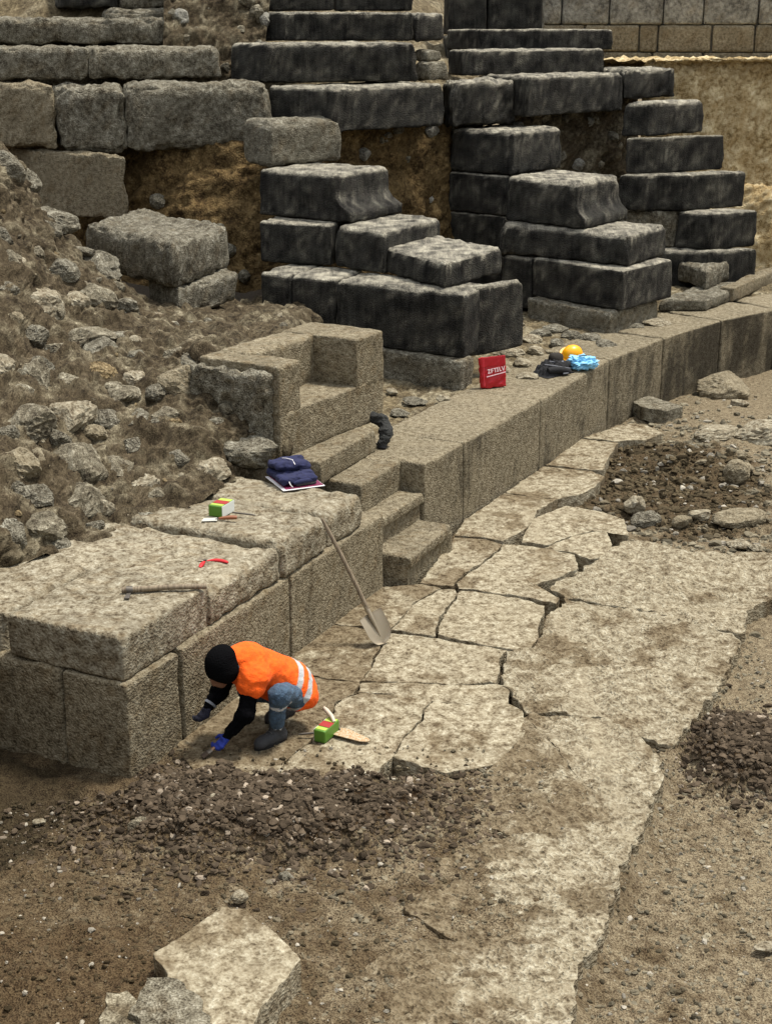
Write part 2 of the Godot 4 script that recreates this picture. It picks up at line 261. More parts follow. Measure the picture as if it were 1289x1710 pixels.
func block_mesh(P: PackedVector2Array, yb: float, yt: float, r: float, rt: float, amp: float, carve: float, sd: float, res: float, look: String, origin: Vector3, chip := 1.0) -> ArrayMesh:
	# a hewn stone on the plan corners A, B, C, D: rounded more at the top (rt) than below (r), rough by amp
	var lx := (P[0].distance_to(P[1]) + P[3].distance_to(P[2])) / 2.0
	var lz := (P[1].distance_to(P[2]) + P[0].distance_to(P[3])) / 2.0
	var ly := yt - yb
	var h := Vector3(lx, ly, lz) / 2.0
	var nx := clampi(int(lx / res), 4, 36)
	var ny := clampi(int(ly / res), 4, 24)
	var nz := clampi(int(lz / res), 4, 40)
	var L := lattice(nx, ny, nz)
	var v := PackedVector3Array()
	var col := PackedColorArray()
	var off := Vector3(sd * 3.7, sd * 1.3, sd * 2.1)
	var base := 0.86 + 0.14 * fposmod(sd * 0.618, 1.0)
	var hm := minf(h.x, minf(h.y, h.z)) * 0.95
	for p in L.p:
		var c := Vector3(spread(p.x, nx), spread(p.y, ny), spread(p.z, nz))
		var s := Vector3(c.x * 2 - 1, c.y * 2 - 1, c.z * 2 - 1) * h
		var rr := minf(lerpf(r, rt, smoothstep(0.35, 1.0, c.y)), hm)
		rr *= 0.75 + 0.5 * clampf(0.5 + nc.get_noise_3dv(s + off) * 1.2, 0, 1)
		rr = minf(rr, hm)
		var inn := Vector3(clampf(s.x, -h.x + rr, h.x - rr), clampf(s.y, -h.y + rr, h.y - rr), clampf(s.z, -h.z + rr, h.z - rr))
		var q := s - inn
		var n := q.normalized() if q.length() > 1e-6 else Vector3(signf(s.x) if absf(s.x) > h.x - 1e-4 else 0.0, signf(s.y) if absf(s.y) > h.y - 1e-4 else 0.0, signf(s.z) if absf(s.z) > h.z - 1e-4 else 0.0).normalized()
		var edge := 1.0 - maxf(absf(n.x), maxf(absf(n.y), absf(n.z)))
		s = inn + n * rr
		if amp > 0.0:
			var d := na.get_noise_3dv(s + off) * 0.9 + nb.get_noise_3dv(s + off) * 0.75
			var ch := maxf(0.0, nc.get_noise_3dv(s * 1.4 + off * 1.7) - 0.05) * (0.4 + edge * 5.0) * chip
			s += n * amp * (d - ch)
		var a := clampf(s.x / (2 * h.x) + 0.5, -0.2, 1.2)
		var bb := clampf(s.z / (2 * h.z) + 0.5, -0.2, 1.2)
		var t := s.y / (2 * h.y) + 0.5
		if carve > 0.0:
			a *= 1.0 - carve / lx * smoothstep(0.22, 0.42, t)
		var g := P[0].lerp(P[1], a).lerp(P[3].lerp(P[2], a), bb)
		var w := Vector3(g.x, yb + t * ly, g.y)
		v.append(w - origin)
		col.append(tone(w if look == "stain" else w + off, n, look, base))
	# lattice axes may be mirrored by the plan corners; keep faces outward
	var idx: PackedInt32Array = L.i
	if (P[1] - P[0]).cross(P[3] - P[0]) < 0.0:
		var k := 0
		while k < idx.size():
			var t2 := idx[k + 1]
			idx[k + 1] = idx[k + 2]
			idx[k + 2] = t2
			k += 3
	return finish(v, idx, col)

func stone(parent: Node3D, called: String, P: PackedVector2Array, yb: float, yt: float, mat: String, r := 0.04, rt := 0.05, amp := 0.015, carve := 0.0, res := 0.055, look := "", chip := 1.0) -> MeshInstance3D:
	var c := Vector3((P[0].x + P[2].x) / 2, yb, (P[0].y + P[2].y) / 2)
	var sd := rng.randf() * 40.0
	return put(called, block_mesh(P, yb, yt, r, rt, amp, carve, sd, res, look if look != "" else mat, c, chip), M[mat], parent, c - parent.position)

func quad(ax: float, az: float, bx: float, bz: float, cx: float, cz: float) -> PackedVector2Array:
	var a := Vector2(ax, az)
	var b := Vector2(bx, bz)
	var c := Vector2(cx, cz)
	return PackedVector2Array([a, b, c, a + c - b])

func soft_box(sz: Vector3, r: float, res := 0.02, amp := 0.0, sd := 0.0, tint := Color.WHITE) -> ArrayMesh:
	# a rounded box about its base centre, wrinkled by amp
	var h := sz / 2.0
	var n := Vector3i(clampi(int(sz.x / res), 3, 40), clampi(int(sz.y / res), 3, 30), clampi(int(sz.z / res), 3, 40))
	var L := lattice(n.x, n.y, n.z)
	var v := PackedVector3Array()
	var col := PackedColorArray()
	for p in L.p:
		var s := Vector3(spread(p.x, n.x) * 2 - 1, spread(p.y, n.y) * 2 - 1, spread(p.z, n.z) * 2 - 1) * h
		var rr := minf(r, minf(h.x, minf(h.y, h.z)) * 0.98)
		var inn := Vector3(clampf(s.x, -h.x + rr, h.x - rr), clampf(s.y, -h.y + rr, h.y - rr), clampf(s.z, -h.z + rr, h.z - rr))
		var q := s - inn
		var nn := q.normalized() if q.length() > 1e-6 else s.normalized()
		s = inn + nn * rr
		if amp > 0.0:
			s += nn * amp * (1.4 * na.get_noise_3dv(s * 6.0 + Vector3.ONE * sd) + nb.get_noise_3dv(s * 4.0 + Vector3.ONE * sd))
		v.append(s + Vector3(0, h.y, 0))
		col.append(tint)
	return finish(v, L.i, col)

func rock_mesh(sd: int, n: int, flat: float, cuts: int, rough: float, tight := 0.6) -> ArrayMesh:
	# a broken stone of radius about 1: a ball cut by random planes
	var rr := RandomNumberGenerator.new()
	rr.seed = sd
	var pl := []
	for i in cuts:
		var d := Vector3(rr.randfn(), rr.randfn(), rr.randfn()).normalized()
		pl.append([d, rr.randf_range(tight, 0.92)])
	var L := lattice(n, n, n)
	var v := PackedVector3Array()
	var col := PackedColorArray()
	for p in L.p:
		var s := (Vector3(p) / n * 2.0 - Vector3.ONE)
		s = Vector3(tan(s.x * 0.785), tan(s.y * 0.785), tan(s.z * 0.785)).normalized()
		var rad := 1.0
		for c in pl:
			var k: float = s.dot(c[0])
			if k > 0.05:
				rad = minf(rad, c[1] / k)
		rad += rough * (nb.get_noise_3dv(s * 0.5 + Vector3.ONE * sd) + 0.6 * na.get_noise_3dv(s * 1.1 + Vector3.ONE * sd))
		s *= rad
		s.y *= flat
		v.append(s)
		var t := 0.85 + 0.25 * nb.get_noise_3dv(s * 0.4 + Vector3.ONE * sd)
		col.append(Color(t, t, t))
	return facet(v, L.i, col)

func tube(path: PackedVector3Array, rad: PackedFloat32Array, sides := 10, squash := 1.0) -> ArrayMesh:
	var v := PackedVector3Array()
	var idx := PackedInt32Array()
	var n := path.size()
	var up := Vector3.UP if absf((path[1] - path[0]).normalized().y) < 0.9 else Vector3.RIGHT
	for i in n:
		var d := (path[mini(i + 1, n - 1)] - path[maxi(i - 1, 0)]).normalized()
		var x := up.cross(d).normalized()
		var y := d.cross(x)
		up = y
		for k in sides:
			var a := TAU * k / sides
			v.append(path[i] + (x * cos(a) + y * sin(a) * squash) * rad[i])
	for i in n - 1:
		for k in sides:
			var a := i * sides + k
			var b := i * sides + (k + 1) % sides
			idx.append_array(PackedInt32Array([a, b, b + sides, a, b + sides, a + sides]))
	for e in [0, n - 1]:
		var c := v.size()
		v.append(path[e])
		for k in sides:
			var ring := PackedInt32Array()
			var p := v.size()
			v.append(v[e * sides + k])
			v.append(v[e * sides + (k + 1) % sides])
			ring = PackedInt32Array([c, p + 1, p]) if e == 0 else PackedInt32Array([c, p, p + 1])
			idx.append_array(ring)
	return finish(v, idx)

func plate(poly: PackedVector2Array, th: float) -> ArrayMesh:
	# a flat plate with the outline poly (x, z), from y = 0 to th
	var v := PackedVector3Array()
	var idx := PackedInt32Array()
	var t := Geometry2D.triangulate_polygon(poly)
	var n := poly.size()
	for s in 2:
		for p in poly:
			v.append(Vector3(p.x, th * s, p.y))
	var ccw := not Geometry2D.is_polygon_clockwise(poly)
	for k in range(0, t.size(), 3):
		var a := v[t[k]]
		var up := (v[t[k + 1]] - a).cross(v[t[k + 2]] - a).y > 0
		var q := [t[k], t[k + 1], t[k + 2]] if up else [t[k], t[k + 2], t[k + 1]]
		idx.append_array(PackedInt32Array([q[0] + n, q[1] + n, q[2] + n, q[0], q[2], q[1]]))
	var o := v.size()
	for p in poly:
		v.append(Vector3(p.x, 0, p.y))
		v.append(Vector3(p.x, th, p.y))
	for i in n:
		var a := o + i * 2
		var b := o + ((i + 1) % n) * 2
		if ccw:
			idx.append_array(PackedInt32Array([a, a + 1, b + 1, a, b + 1, b]))
		else:
			idx.append_array(PackedInt32Array([a, b + 1, a + 1, a, b, b + 1]))
	return finish(v, idx)

func net_point(net: Array, s: float, t: float) -> Vector3:
	var nr := net.size()
	var ncn: int = net[0].size()
	var i := mini(int(t), nr - 2)
	var j := mini(int(s), ncn - 2)
	var rws := []
	for k in range(i - 1, i + 3):
		var r: Array = net[clampi(k, 0, nr - 1)]
		rws.append(v3(r[j]).cubic_interpolate(v3(r[j + 1]), v3(r[maxi(j - 1, 0)]), v3(r[mini(j + 2, ncn - 1)]), s - j))
	return rws[1].cubic_interpolate(rws[2], rws[0], rws[3], t - i)

func sheet(net: Array, ns: int, nt: int, amp: float, fine: float, tints: Callable) -> ArrayMesh:
	# an earth surface through a net of points, roughened along its normal
	var v := PackedVector3Array()
	var col := PackedColorArray()
	var sm := float(net[0].size() - 1)
	var tm := float(net.size() - 1)
	for j in nt + 1:
		for i in ns + 1:
			v.append(net_point(net, sm * i / ns, tm * j / nt))
	var w := v.duplicate()
	for j in nt + 1:
		for i in ns + 1:
			var k := j * (ns + 1) + i
			var du := v[j * (ns + 1) + mini(i + 1, ns)] - v[j * (ns + 1) + maxi(i - 1, 0)]
			var dv := v[mini(j + 1, nt) * (ns + 1) + i] - v[maxi(j - 1, 0) * (ns + 1) + i]
			var n := du.cross(dv).normalized()
			var p := v[k]
			var d := amp * (1.2 * na.get_noise_3dv(p) + absf(nc.get_noise_3dv(p * 1.3)) * 0.7) + fine * (nb.get_noise_3dv(p) + 0.5 * nb.get_noise_3dv(p * 1.7))
			w[k] = p + n * d
			col.append(tints.call(p))
	var idx := PackedInt32Array()
	for j in nt:
		for i in ns:
			var a := j * (ns + 1) + i
			idx.append_array(PackedInt32Array([a, a + 1, a + ns + 2, a, a + ns + 2, a + ns + 1]))
	return finish(w, idx, col)

func slab_mesh(flat: Array, y: float, th: float, sd: float, origin: Vector3, jag := 0.012, rough := 1.0, grow := 0.0, tilt := 0.0, film := 0.2, bury := 0.0) -> ArrayMesh:
	# a paving slab: broken outline, worn arris, uneven top
	var raw := PackedVector2Array()
	for k in range(0, flat.size(), 2):
		raw.append(Vector2(flat[k], flat[k + 1]))
	if Geometry2D.is_polygon_clockwise(raw):
		raw.reverse()
	var grown := Geometry2D.offset_polygon(raw, grow, Geometry2D.JOIN_MITER)
	if grown.size() == 1:
		raw = grown[0]
		if Geometry2D.is_polygon_clockwise(raw):
			raw.reverse()
	var out := PackedVector2Array()
	var n := raw.size()
	for k in n:
		var a := raw[k]
		var b := raw[(k + 1) % n]
		var m := maxi(1, int(a.distance_to(b) / 0.045))
		var nn := (b - a).orthogonal().normalized()
		for j in m:
			var q := a.lerp(b, float(j) / m)
			q += nn * jag * (1.6 * nb.get_noise_2d(q.x * 0.9 + sd, q.y * 0.9) + na.get_noise_2d(q.x * 8.0, q.y * 8.0 + sd))
			out.append(q)
	var c := Vector2.ZERO
	for q in raw:
		c += q / n
	var far := 0.0
	for q in out:
		far = maxf(far, q.distance_to(c))
	var rings := clampi(int(far / 0.055), 5, 28)
	var v := PackedVector3Array()
	var col := PackedColorArray()
	var ts := [[1.0, -th], [1.0, -0.02], [1.0, -0.006], [0.994, 0.0]]
	for k in rings:
		ts.append([1.0 - (float(k) + 0.35) / rings, 0.0])
	for t in ts:
		for q in out:
			var p: Vector2 = c + (q - c) * t[0]
			var w := Vector3(p.x, 0, p.y)
			var lift := rough * (0.016 * na.get_noise_3dv(w * 0.9 + Vector3.ONE * sd) + 0.011 * nb.get_noise_3dv(w + Vector3.ONE * sd) + 0.006 * nb.get_noise_3dv(w * 2.7))
			v.append(Vector3(p.x, y + t[1] + lift + tilt * (p.x - c.x), p.y) - origin)
			# a film of trodden soil in ragged patches
			var fl := film + bury * (c.x - p.x)
			var e := smoothstep(0.42 - fl, 0.7 - fl, na.get_noise_3dv(w * 0.8 + Vector3(3, 9, 4)) + 0.5 * nb.get_noise_3dv(w * 0.7) + 0.3 * nb.get_noise_3dv(w * 2.1))
			var s := 0.93 + 0.12 * nb.get_noise_3dv(w * 0.5 + Vector3.ONE * sd)
			col.append(Color(s, s * 0.985, s * 0.955).lerp(Color(0.46 * s, 0.39 * s, 0.31 * s), e * 0.8))
	var m := out.size()
	v.append(Vector3(c.x, y, c.y) - origin)
	col.append(Color(0.9, 0.89, 0.86))
	var idx := PackedInt32Array()
	for j in ts.size() - 1:
		for k in m:
			var a := j * m + k
			var b := j * m + (k + 1) % m
			idx.append_array(PackedInt32Array([a, b + m, b, a, a + m, b + m]))
	var l := (ts.size() - 1) * m
	for k in m:
		idx.append_array(PackedInt32Array([l + k, v.size() - 1, l + (k + 1) % m]))
	return finish(v, idx, col)

func sdf_mesh(bones: Array, cell: float, blend: float, tint: Callable, cuts := [], wrinkle := 0.0, fold := Vector3.ONE * 4.0) -> ArrayMesh:
	# bones: [a, b, radius at a, radius at b]; one smooth skin round all of them, as surface nets
	var lo := Vector3.ONE * 1e9
	var hi := -lo
	for b in bones:
		for e in 2:
			lo = lo.min(b[e] - Vector3.ONE * (b[2 + e] + cell * 3 + blend * 0.3))
			hi = hi.max(b[e] + Vector3.ONE * (b[2 + e] + cell * 3 + blend * 0.3))
	var n := Vector3i(((hi - lo) / cell).ceil())
	var sx := n.x + 1
	var sy := n.y + 1
	var F := PackedFloat32Array()
	F.resize(sx * sy * (n.z + 1))
	var A := PackedVector3Array()
	var Dv := PackedVector3Array()
	var inv := PackedFloat32Array()
	var ra := PackedFloat32Array()
	var rd := PackedFloat32Array()
	for b in bones:
		A.append(b[0])
		Dv.append(b[1] - b[0])
		inv.append(1.0 / maxf((b[1] - b[0]).length_squared(), 1e-8))
		ra.append(b[2])
		rd.append(b[3] - b[2])
	var nbn := A.size()
	var k := 0
	for z in n.z + 1:
		for y in sy:
			for x in sx:
				var p := lo + Vector3(x, y, z) * cell
				var d := 1e9
				for i in nbn:
					var q := p - A[i]
					var t := clampf(q.dot(Dv[i]) * inv[i], 0.0, 1.0)
					var e := (q - Dv[i] * t).length() - ra[i] - rd[i] * t
					var hh := maxf(blend - absf(d - e), 0.0)
					d = minf(d, e) - hh * hh / (4.0 * blend)
				if wrinkle > 0.0 and absf(d) < 0.06:
					d += wrinkle * (na.get_noise_3dv(p * fold) + absf(nb.get_noise_3dv(p * fold * 0.35)) * 0.9)
				for c in cuts:   # half-spaces kept: point, normal out of the kept side
					d = maxf(d, (p - c[0]).dot(c[1]))
				F[k] = d
				k += 1
	var v := PackedVector3Array()
	var col := PackedColorArray()
	var at := PackedInt32Array()
	at.resize(F.size())
	at.fill(-1)
	var sxy := sx * sy
	var co := [0, 1, sx, sx + 1, sxy, sxy + 1, sxy + sx, sxy + sx + 1]
	for z in n.z:
		for y in n.y:
			for x in n.x:
				var o := x + y * sx + z * sxy
				var inside := 0
				for c in co:
					if F[o + c] < 0.0:
						inside += 1
				if inside == 0 or inside == 8:
					continue
				var sum := Vector3.ZERO
				var cnt := 0
				for e in [[0, 1], [2, 3], [4, 5], [6, 7], [0, 2], [1, 3], [4, 6], [5, 7], [0, 4], [1, 5], [2, 6], [3, 7]]:
					var fa := F[o + co[e[0]]]
					var fb := F[o + co[e[1]]]
					if (fa < 0.0) != (fb < 0.0):
						var t := fa / (fa - fb)
						var pa := Vector3(e[0] & 1, (e[0] >> 1) & 1, e[0] >> 2)
						var pb := Vector3(e[1] & 1, (e[1] >> 1) & 1, e[1] >> 2)
						sum += pa.lerp(pb, t)
						cnt += 1
				at[o] = v.size()
				var w := lo + (Vector3(x, y, z) + sum / cnt) * cell
				v.append(w)
				col.append(tint.call(w))
	var idx := PackedInt32Array()
	for z in range(1, n.z):
		for y in range(1, n.y):
			for x in range(1, n.x):
				var o := x + y * sx + z * sxy
				for ax in 3:
					var st: int = [1, sx, sxy][ax]
					var a := F[o] < 0.0
					var b := F[o + st] < 0.0
					if a == b:
						continue
					var s1: int = [sx, sxy, 1][ax]
					var s2: int = [sxy, 1, sx][ax]
					var q := [at[o], at[o - s1], at[o - s1 - s2], at[o - s2]]
					if q.min() < 0:
						continue
					if a:
						idx.append_array(PackedInt32Array([q[0], q[1], q[2], q[0], q[2], q[3]]))
					else:
						idx.append_array(PackedInt32Array([q[0], q[2], q[1], q[0], q[3], q[2]]))
	return finish(v, idx, col)

# ------------------------------------------------------------------ materials
func noise_bytes(sd: int, freq: float, oct: int, size: int, kind := FastNoiseLite.TYPE_SIMPLEX_SMOOTH, stretch := 1) -> PackedByteArray:
	var f := FastNoiseLite.new()
	f.seed = sd
	f.noise_type = kind
	f.frequency = freq
	f.fractal_type = FastNoiseLite.FRACTAL_FBM if oct > 1 else FastNoiseLite.FRACTAL_NONE
	f.fractal_octaves = oct
	f.fractal_gain = 0.55
	f.cellular_return_type = FastNoiseLite.RETURN_DISTANCE2_SUB
	var im := f.get_seamless_image(size, size / stretch, false, false, 0.12, true)
	if stretch > 1:
		im.resize(size, size, Image.INTERPOLATE_CUBIC)
	im.convert(Image.FORMAT_L8)
	return im.get_data()

func ramp_tex(size: int, layers: Array, weights: Array, ramp: Array, bias := 0.0, gain := 1.0, chroma := 0.77) -> ImageTexture:
	var lut := PackedByteArray()
	for i in 256:
		var t := clampf((i / 255.0 - 0.5) * gain + 0.5 + bias, 0, 1) * (ramp.size() - 1)
		var k := mini(int(t), ramp.size() - 2)
		for ch in 3:
			var g := lerpf((ramp[k][0] + ramp[k][1] + ramp[k][2]) / 3.0, (ramp[k + 1][0] + ramp[k + 1][1] + ramp[k + 1][2]) / 3.0, t - k)
			lut.append(mini(255, int(lerpf(g, lerpf(ramp[k][ch], ramp[k + 1][ch], t - k), chroma) * (1.012 if ch == 1 else 1.0))))
	var n := size * size
	var data := PackedByteArray()
	data.resize(n * 3)
	var l0: PackedByteArray = layers[0]
	var l1: PackedByteArray = layers[1]
	var l2: PackedByteArray = layers[2]
	var w0: float = weights[0]
	var w1: float = weights[1]
	var w2: float = weights[2]
	for i in n:
		var t := clampi(int(l0[i] * w0 + l1[i] * w1 + l2[i] * w2), 0, 255) * 3
		var o := i * 3
		data[o] = lut[t]
		data[o + 1] = lut[t + 1]
		data[o + 2] = lut[t + 2]
	return ImageTexture.create_from_image(Image.create_from_data(size, size, false, Image.FORMAT_RGB8, data))

func gray_tex(size: int, layers: Array, weights: Array) -> ImageTexture:
	var n := size * size
	var data := PackedByteArray()
	data.resize(n)
	var l0: PackedByteArray = layers[0]
	var l1: PackedByteArray = layers[1]
	var l2: PackedByteArray = layers[2]
	for i in n:
		data[i] = clampi(int(l0[i] * weights[0] + l1[i] * weights[1] + l2[i] * weights[2]), 0, 255)
	return ImageTexture.create_from_image(Image.create_from_data(size, size, false, Image.FORMAT_L8, data))

func stone_mat(tex: Texture2D, relief: Texture2D, scale: float, depth: float, rough := 0.95) -> StandardMaterial3D:
	var m := StandardMaterial3D.new()
	m.albedo_texture = tex
	m.uv1_triplanar = true
	m.uv1_world_triplanar = true
	m.uv1_scale = Vector3.ONE * scale
	m.uv1_triplanar_sharpness = 9.0
	m.vertex_color_use_as_albedo = true
	m.heightmap_enabled = true
	m.heightmap_texture = relief
	m.heightmap_scale = depth
	m.roughness = rough
	m.metallic_specular = 0.25
	return m

func plain(c: Color, rough := 0.8, metal := 0.0) -> StandardMaterial3D:
	var m := StandardMaterial3D.new()
	m.albedo_color = c
	m.roughness = rough
	m.metallic = metal
	return m

func cloth(c: Color, relief: Texture2D, depth := 0.6) -> StandardMaterial3D:
	var m := plain(c, 0.9)
	m.uv1_triplanar = true
	m.uv1_scale = Vector3.ONE * 2.2
	m.heightmap_enabled = true
	m.heightmap_texture = relief
	m.heightmap_scale = depth
	m.vertex_color_use_as_albedo = true
	return m

func materials() -> void:
	var S := 1024
	var lo := noise_bytes(11, 0.006, 5, S)
	var mid := noise_bytes(12, 0.025, 5, S)
	var hi := noise_bytes(13, 0.11, 4, S)
	var cell := noise_bytes(14, 0.06, 2, S, FastNoiseLite.TYPE_CELLULAR)
	var streak := noise_bytes(15, 0.03, 4, S, FastNoiseLite.TYPE_SIMPLEX_SMOOTH, 8)
	var pit := noise_bytes(16, 0.07, 3, S)
	var rel_stone := gray_tex(S, [hi, pit, mid], [0.4, 0.35, 0.25])
	var rel_tool := gray_tex(S, [pit, hi, cell], [0.45, 0.3, 0.25])
	var rel_soil := gray_tex(S, [hi, cell, mid], [0.45, 0.3, 0.25])
	var rel_cloth := gray_tex(S, [mid, lo, hi], [0.6, 0.3, 0.1])
	var pale_tex := ramp_tex(S, [mid, pit, hi], [0.46, 0.34, 0.2], [[62, 50, 36], [108, 94, 72], [142, 129, 105], [165, 154, 130], [190, 182, 161]], 0.02, 1.65, 0.78)
	M.pale = stone_mat(pale_tex, rel_stone, 0.36, 2.0)
	M.pitted = stone_mat(pale_tex, rel_tool, 0.36, 4.0)
	M.tan = stone_mat(ramp_tex(S, [mid, hi, pit], [0.4, 0.25, 0.35], [[54, 46, 34], [100, 88, 68], [132, 119, 95], [153, 141, 117], [176, 166, 144]], 0.0, 1.55, 0.84), rel_tool, 0.5, 2.2)
	M.grey = stone_mat(ramp_tex(S, [lo, mid, hi], [0.2, 0.35, 0.45], [[50, 44, 34], [88, 80, 65], [118, 110, 93], [142, 135, 117], [180, 174, 156]], 0.0, 2.1), rel_stone, 0.45, 3.2)
	M.greyd = stone_mat(ramp_tex(S, [lo, mid, hi], [0.3, 0.35, 0.35], [[58, 55, 50], [104, 99, 90], [138, 133, 121], [164, 159, 146], [186, 181, 168]], 0.0, 1.7), rel_stone, 0.4, 2.0)
	M.dark = stone_mat(ramp_tex(S, [lo, streak, hi], [0.4, 0.22, 0.38], [[66, 64, 61], [106, 103, 97], [142, 137, 127], [168, 163, 150], [200, 196, 182]], 0.0, 2.1), rel_stone, 0.45, 3.4)
	M.soil = stone_mat(ramp_tex(S, [cell, mid, hi], [0.2, 0.3, 0.5], [[66, 54, 40], [112, 96, 74], [146, 130, 103], [168, 154, 126], [196, 185, 160]], 0.0, 1.7), rel_soil, 0.55, 2.6)
	M.earth = stone_mat(ramp_tex(S, [lo, mid, cell], [0.3, 0.4, 0.3], [[70, 55, 34], [116, 95, 62], [150, 127, 88], [172, 150, 110], [204, 188, 152]], 0.0, 1.8), rel_soil, 0.4, 4.0)
	M.marl = stone_mat(ramp_tex(S, [lo, mid, hi], [0.25, 0.4, 0.35], [[120, 98, 62], [176, 151, 106], [212, 190, 146], [228, 210, 172], [238, 226, 198]], 0.0, 2.0), rel_soil, 0.4, 4.0)
	M.rubble = stone_mat(ramp_tex(S, [lo, mid, hi], [0.25, 0.35, 0.4], [[46, 39, 29], [86, 76, 60], [116, 106, 86], [144, 134, 112], [182, 174, 152]], 0.0, 2.1), rel_stone, 0.5, 1.3)
	M.clod = plain(Color.WHITE, 0.97)
	M.clod.metallic_specular = 0.1
	M.clod.vertex_color_use_as_albedo = true
	M.cloth_relief = rel_cloth
	M.grain = streak
	var wood := StandardMaterial3D.new()
	wood.albedo_texture = ramp_tex(S, [streak, hi, mid], [0.6, 0.25, 0.15], [[74, 60, 44], [122, 104, 80], [152, 134, 108]], 0.0, 1.6)
	wood.uv1_triplanar = true
	wood.uv1_scale = Vector3.ONE * 1.5
	wood.roughness = 0.8
	M.wood = wood
	var rust := StandardMaterial3D.new()
	rust.albedo_texture = ramp_tex(512, [noise_bytes(21, 0.02, 4, 512), noise_bytes(22, 0.08, 3, 512), noise_bytes(23, 0.2, 2, 512)], [0.5, 0.3, 0.2], [[186, 178, 160], [190, 172, 140], [180, 132, 80], [146, 92, 48]], 0.0, 1.6)
	rust.uv1_triplanar = true
	rust.uv1_scale = Vector3.ONE * 4.0
	rust.roughness = 0.6
	rust.metallic = 0.35
	M.rust = rust
	M.steel = plain(Color(0.62, 0.58, 0.5), 0.5, 0.5)
	M.dull_steel = plain(Color(0.36, 0.34, 0.31), 0.55, 0.6)

# ------------------------------------------------------------------ ground
func edge_x(z: float) -> float:
	# where the paving ends on the right, as x at a given z
	if z <= EDGE[1]:
		return EDGE[0]
	for k in range(0, EDGE.size() - 2, 2):
		if z <= EDGE[k + 3]:
			return lerpf(EDGE[k], EDGE[k + 2], (z - EDGE[k + 1]) / maxf(EDGE[k + 3] - EDGE[k + 1], 1e-4))
	return EDGE[EDGE.size() - 2]

var pave := PackedVector2Array()

func bump_at(x: float, z: float, cx: float, cz: float, rx: float, rz: float) -> float:
	var d := Vector2((x - cx) / rx, (z - cz) / rz).length()
	d += 0.35 * na.get_noise_2d(x * 1.5 + cx, z * 1.5)
	return smoothstep(1.0, 0.25, d)

func ground_y(x: float, z: float) -> float:
	var y := -0.02
	var far := smoothstep(-9.0, -12.0, z)
	y = lerpf(y, -0.13, maxf(smoothstep(edge_x(z) - 0.02, edge_x(z) + 0.12, x), far))
	if Geometry2D.is_point_in_polygon(Vector2(x, z), pave):
		y = -0.15
	else:
		y += 0.15 * bump_at(x, z, -0.85, -8.75, 1.35, 0.85)
		y += 0.012 * smoothstep(-9.9, -9.2, z) * smoothstep(edge_x(z) - 0.25, edge_x(z) - 0.6, x) * smoothstep(-0.8, 0.3, x)
		y += 0.2 * bump_at(x, z, 2.62, -9.75, 0.62, 0.75)
		y += 0.16 * bump_at(x, z, 3.75, -17.3, 1.2, 0.9)
		y += 0.10 * bump_at(x, z, 4.6, -19.5, 1.5, 1.6)
		y -= 0.06 * bump_at(x, z, -2.6, -8.6, 0.9, 1.2)
		y += 0.06 * bump_at(x, z, -1.6, -6.9, 0.9, 0.8)
		var near := smoothstep(-26.0, -12.0, z)
		y += (0.042 * na.get_noise_2d(x * 1.4, z * 1.4) + 0.014 * nb.get_noise_2d(x, z) + 0.012 * nb.get_noise_2d(x * 2.6, z * 2.6)) * (0.5 + 0.5 * near)
		y += 0.05 * bump_at(x, z, 3.4, -16.6, 2.2, 3.0) * (nc.get_noise_2d(x * 0.9, z * 0.9) + 0.7 * nb.get_noise_2d(x * 0.6, z * 0.6))
		var heap := maxf(bump_at(x, z, -0.85, -8.75, 1.3, 0.8), bump_at(x, z, 2.62, -9.75, 0.6, 0.7))
		y += heap * 0.03 * absf(nb.get_noise_2d(x * 2.2 + 9.0, z * 2.2))
	return y

func ground_tint(x: float, z: float) -> Color:
	var n := na.get_noise_2d(x * 2.0 + 30.0, z * 2.0) + 0.6 * nb.get_noise_2d(x * 1.3, z * 1.3)
	var pale := Color(0.76, 0.735, 0.69)
	var brown := Color(0.37, 0.32, 0.26)
	var wet := Color(0.165, 0.125, 0.09)
	var grey := Color(0.17, 0.15, 0.12)
	# the trodden crust on the right is pale, the dug soil on the left brown
	var c := brown.lerp(pale, smoothstep(-0.4, 0.7, n + (x + 0.5) * 0.24 - 0.1))
	c = c.lerp(grey, smoothstep(0.2, 0.7, bump_at(x, z, -2.9, -8.9, 1.35, 1.35) + n * 0.3))  # grey pit soil, darkened further by painted shade
	c = c.lerp(Color(0.28, 0.22, 0.16), 0.7 * smoothstep(0.2, 0.7, bump_at(x, z, -1.7, -6.8, 1.3, 1.0) + n * 0.3))
	c = c.lerp(wet, smoothstep(0.15, 0.5, bump_at(x, z, -0.8, -8.85, 1.35, 0.8) + n * 0.25))
	c = c.lerp(wet, smoothstep(0.15, 0.5, bump_at(x, z, 2.62, -9.75, 0.62, 0.75) + n * 0.2))
	c = c.lerp(Color(0.32, 0.275, 0.22), smoothstep(0.1, 0.5, bump_at(x, z, 3.3, -16.4, 1.6, 2.4) + n * 0.3))
	return c

func steps(spec: Array) -> PackedFloat32Array:
	var out := PackedFloat32Array()
	for s in spec:
		var a: float = s[0]
		while a < s[1] - 1e-4:
			out.append(a)
			a += s[2]
	out.append(spec[-1][1])
	return out

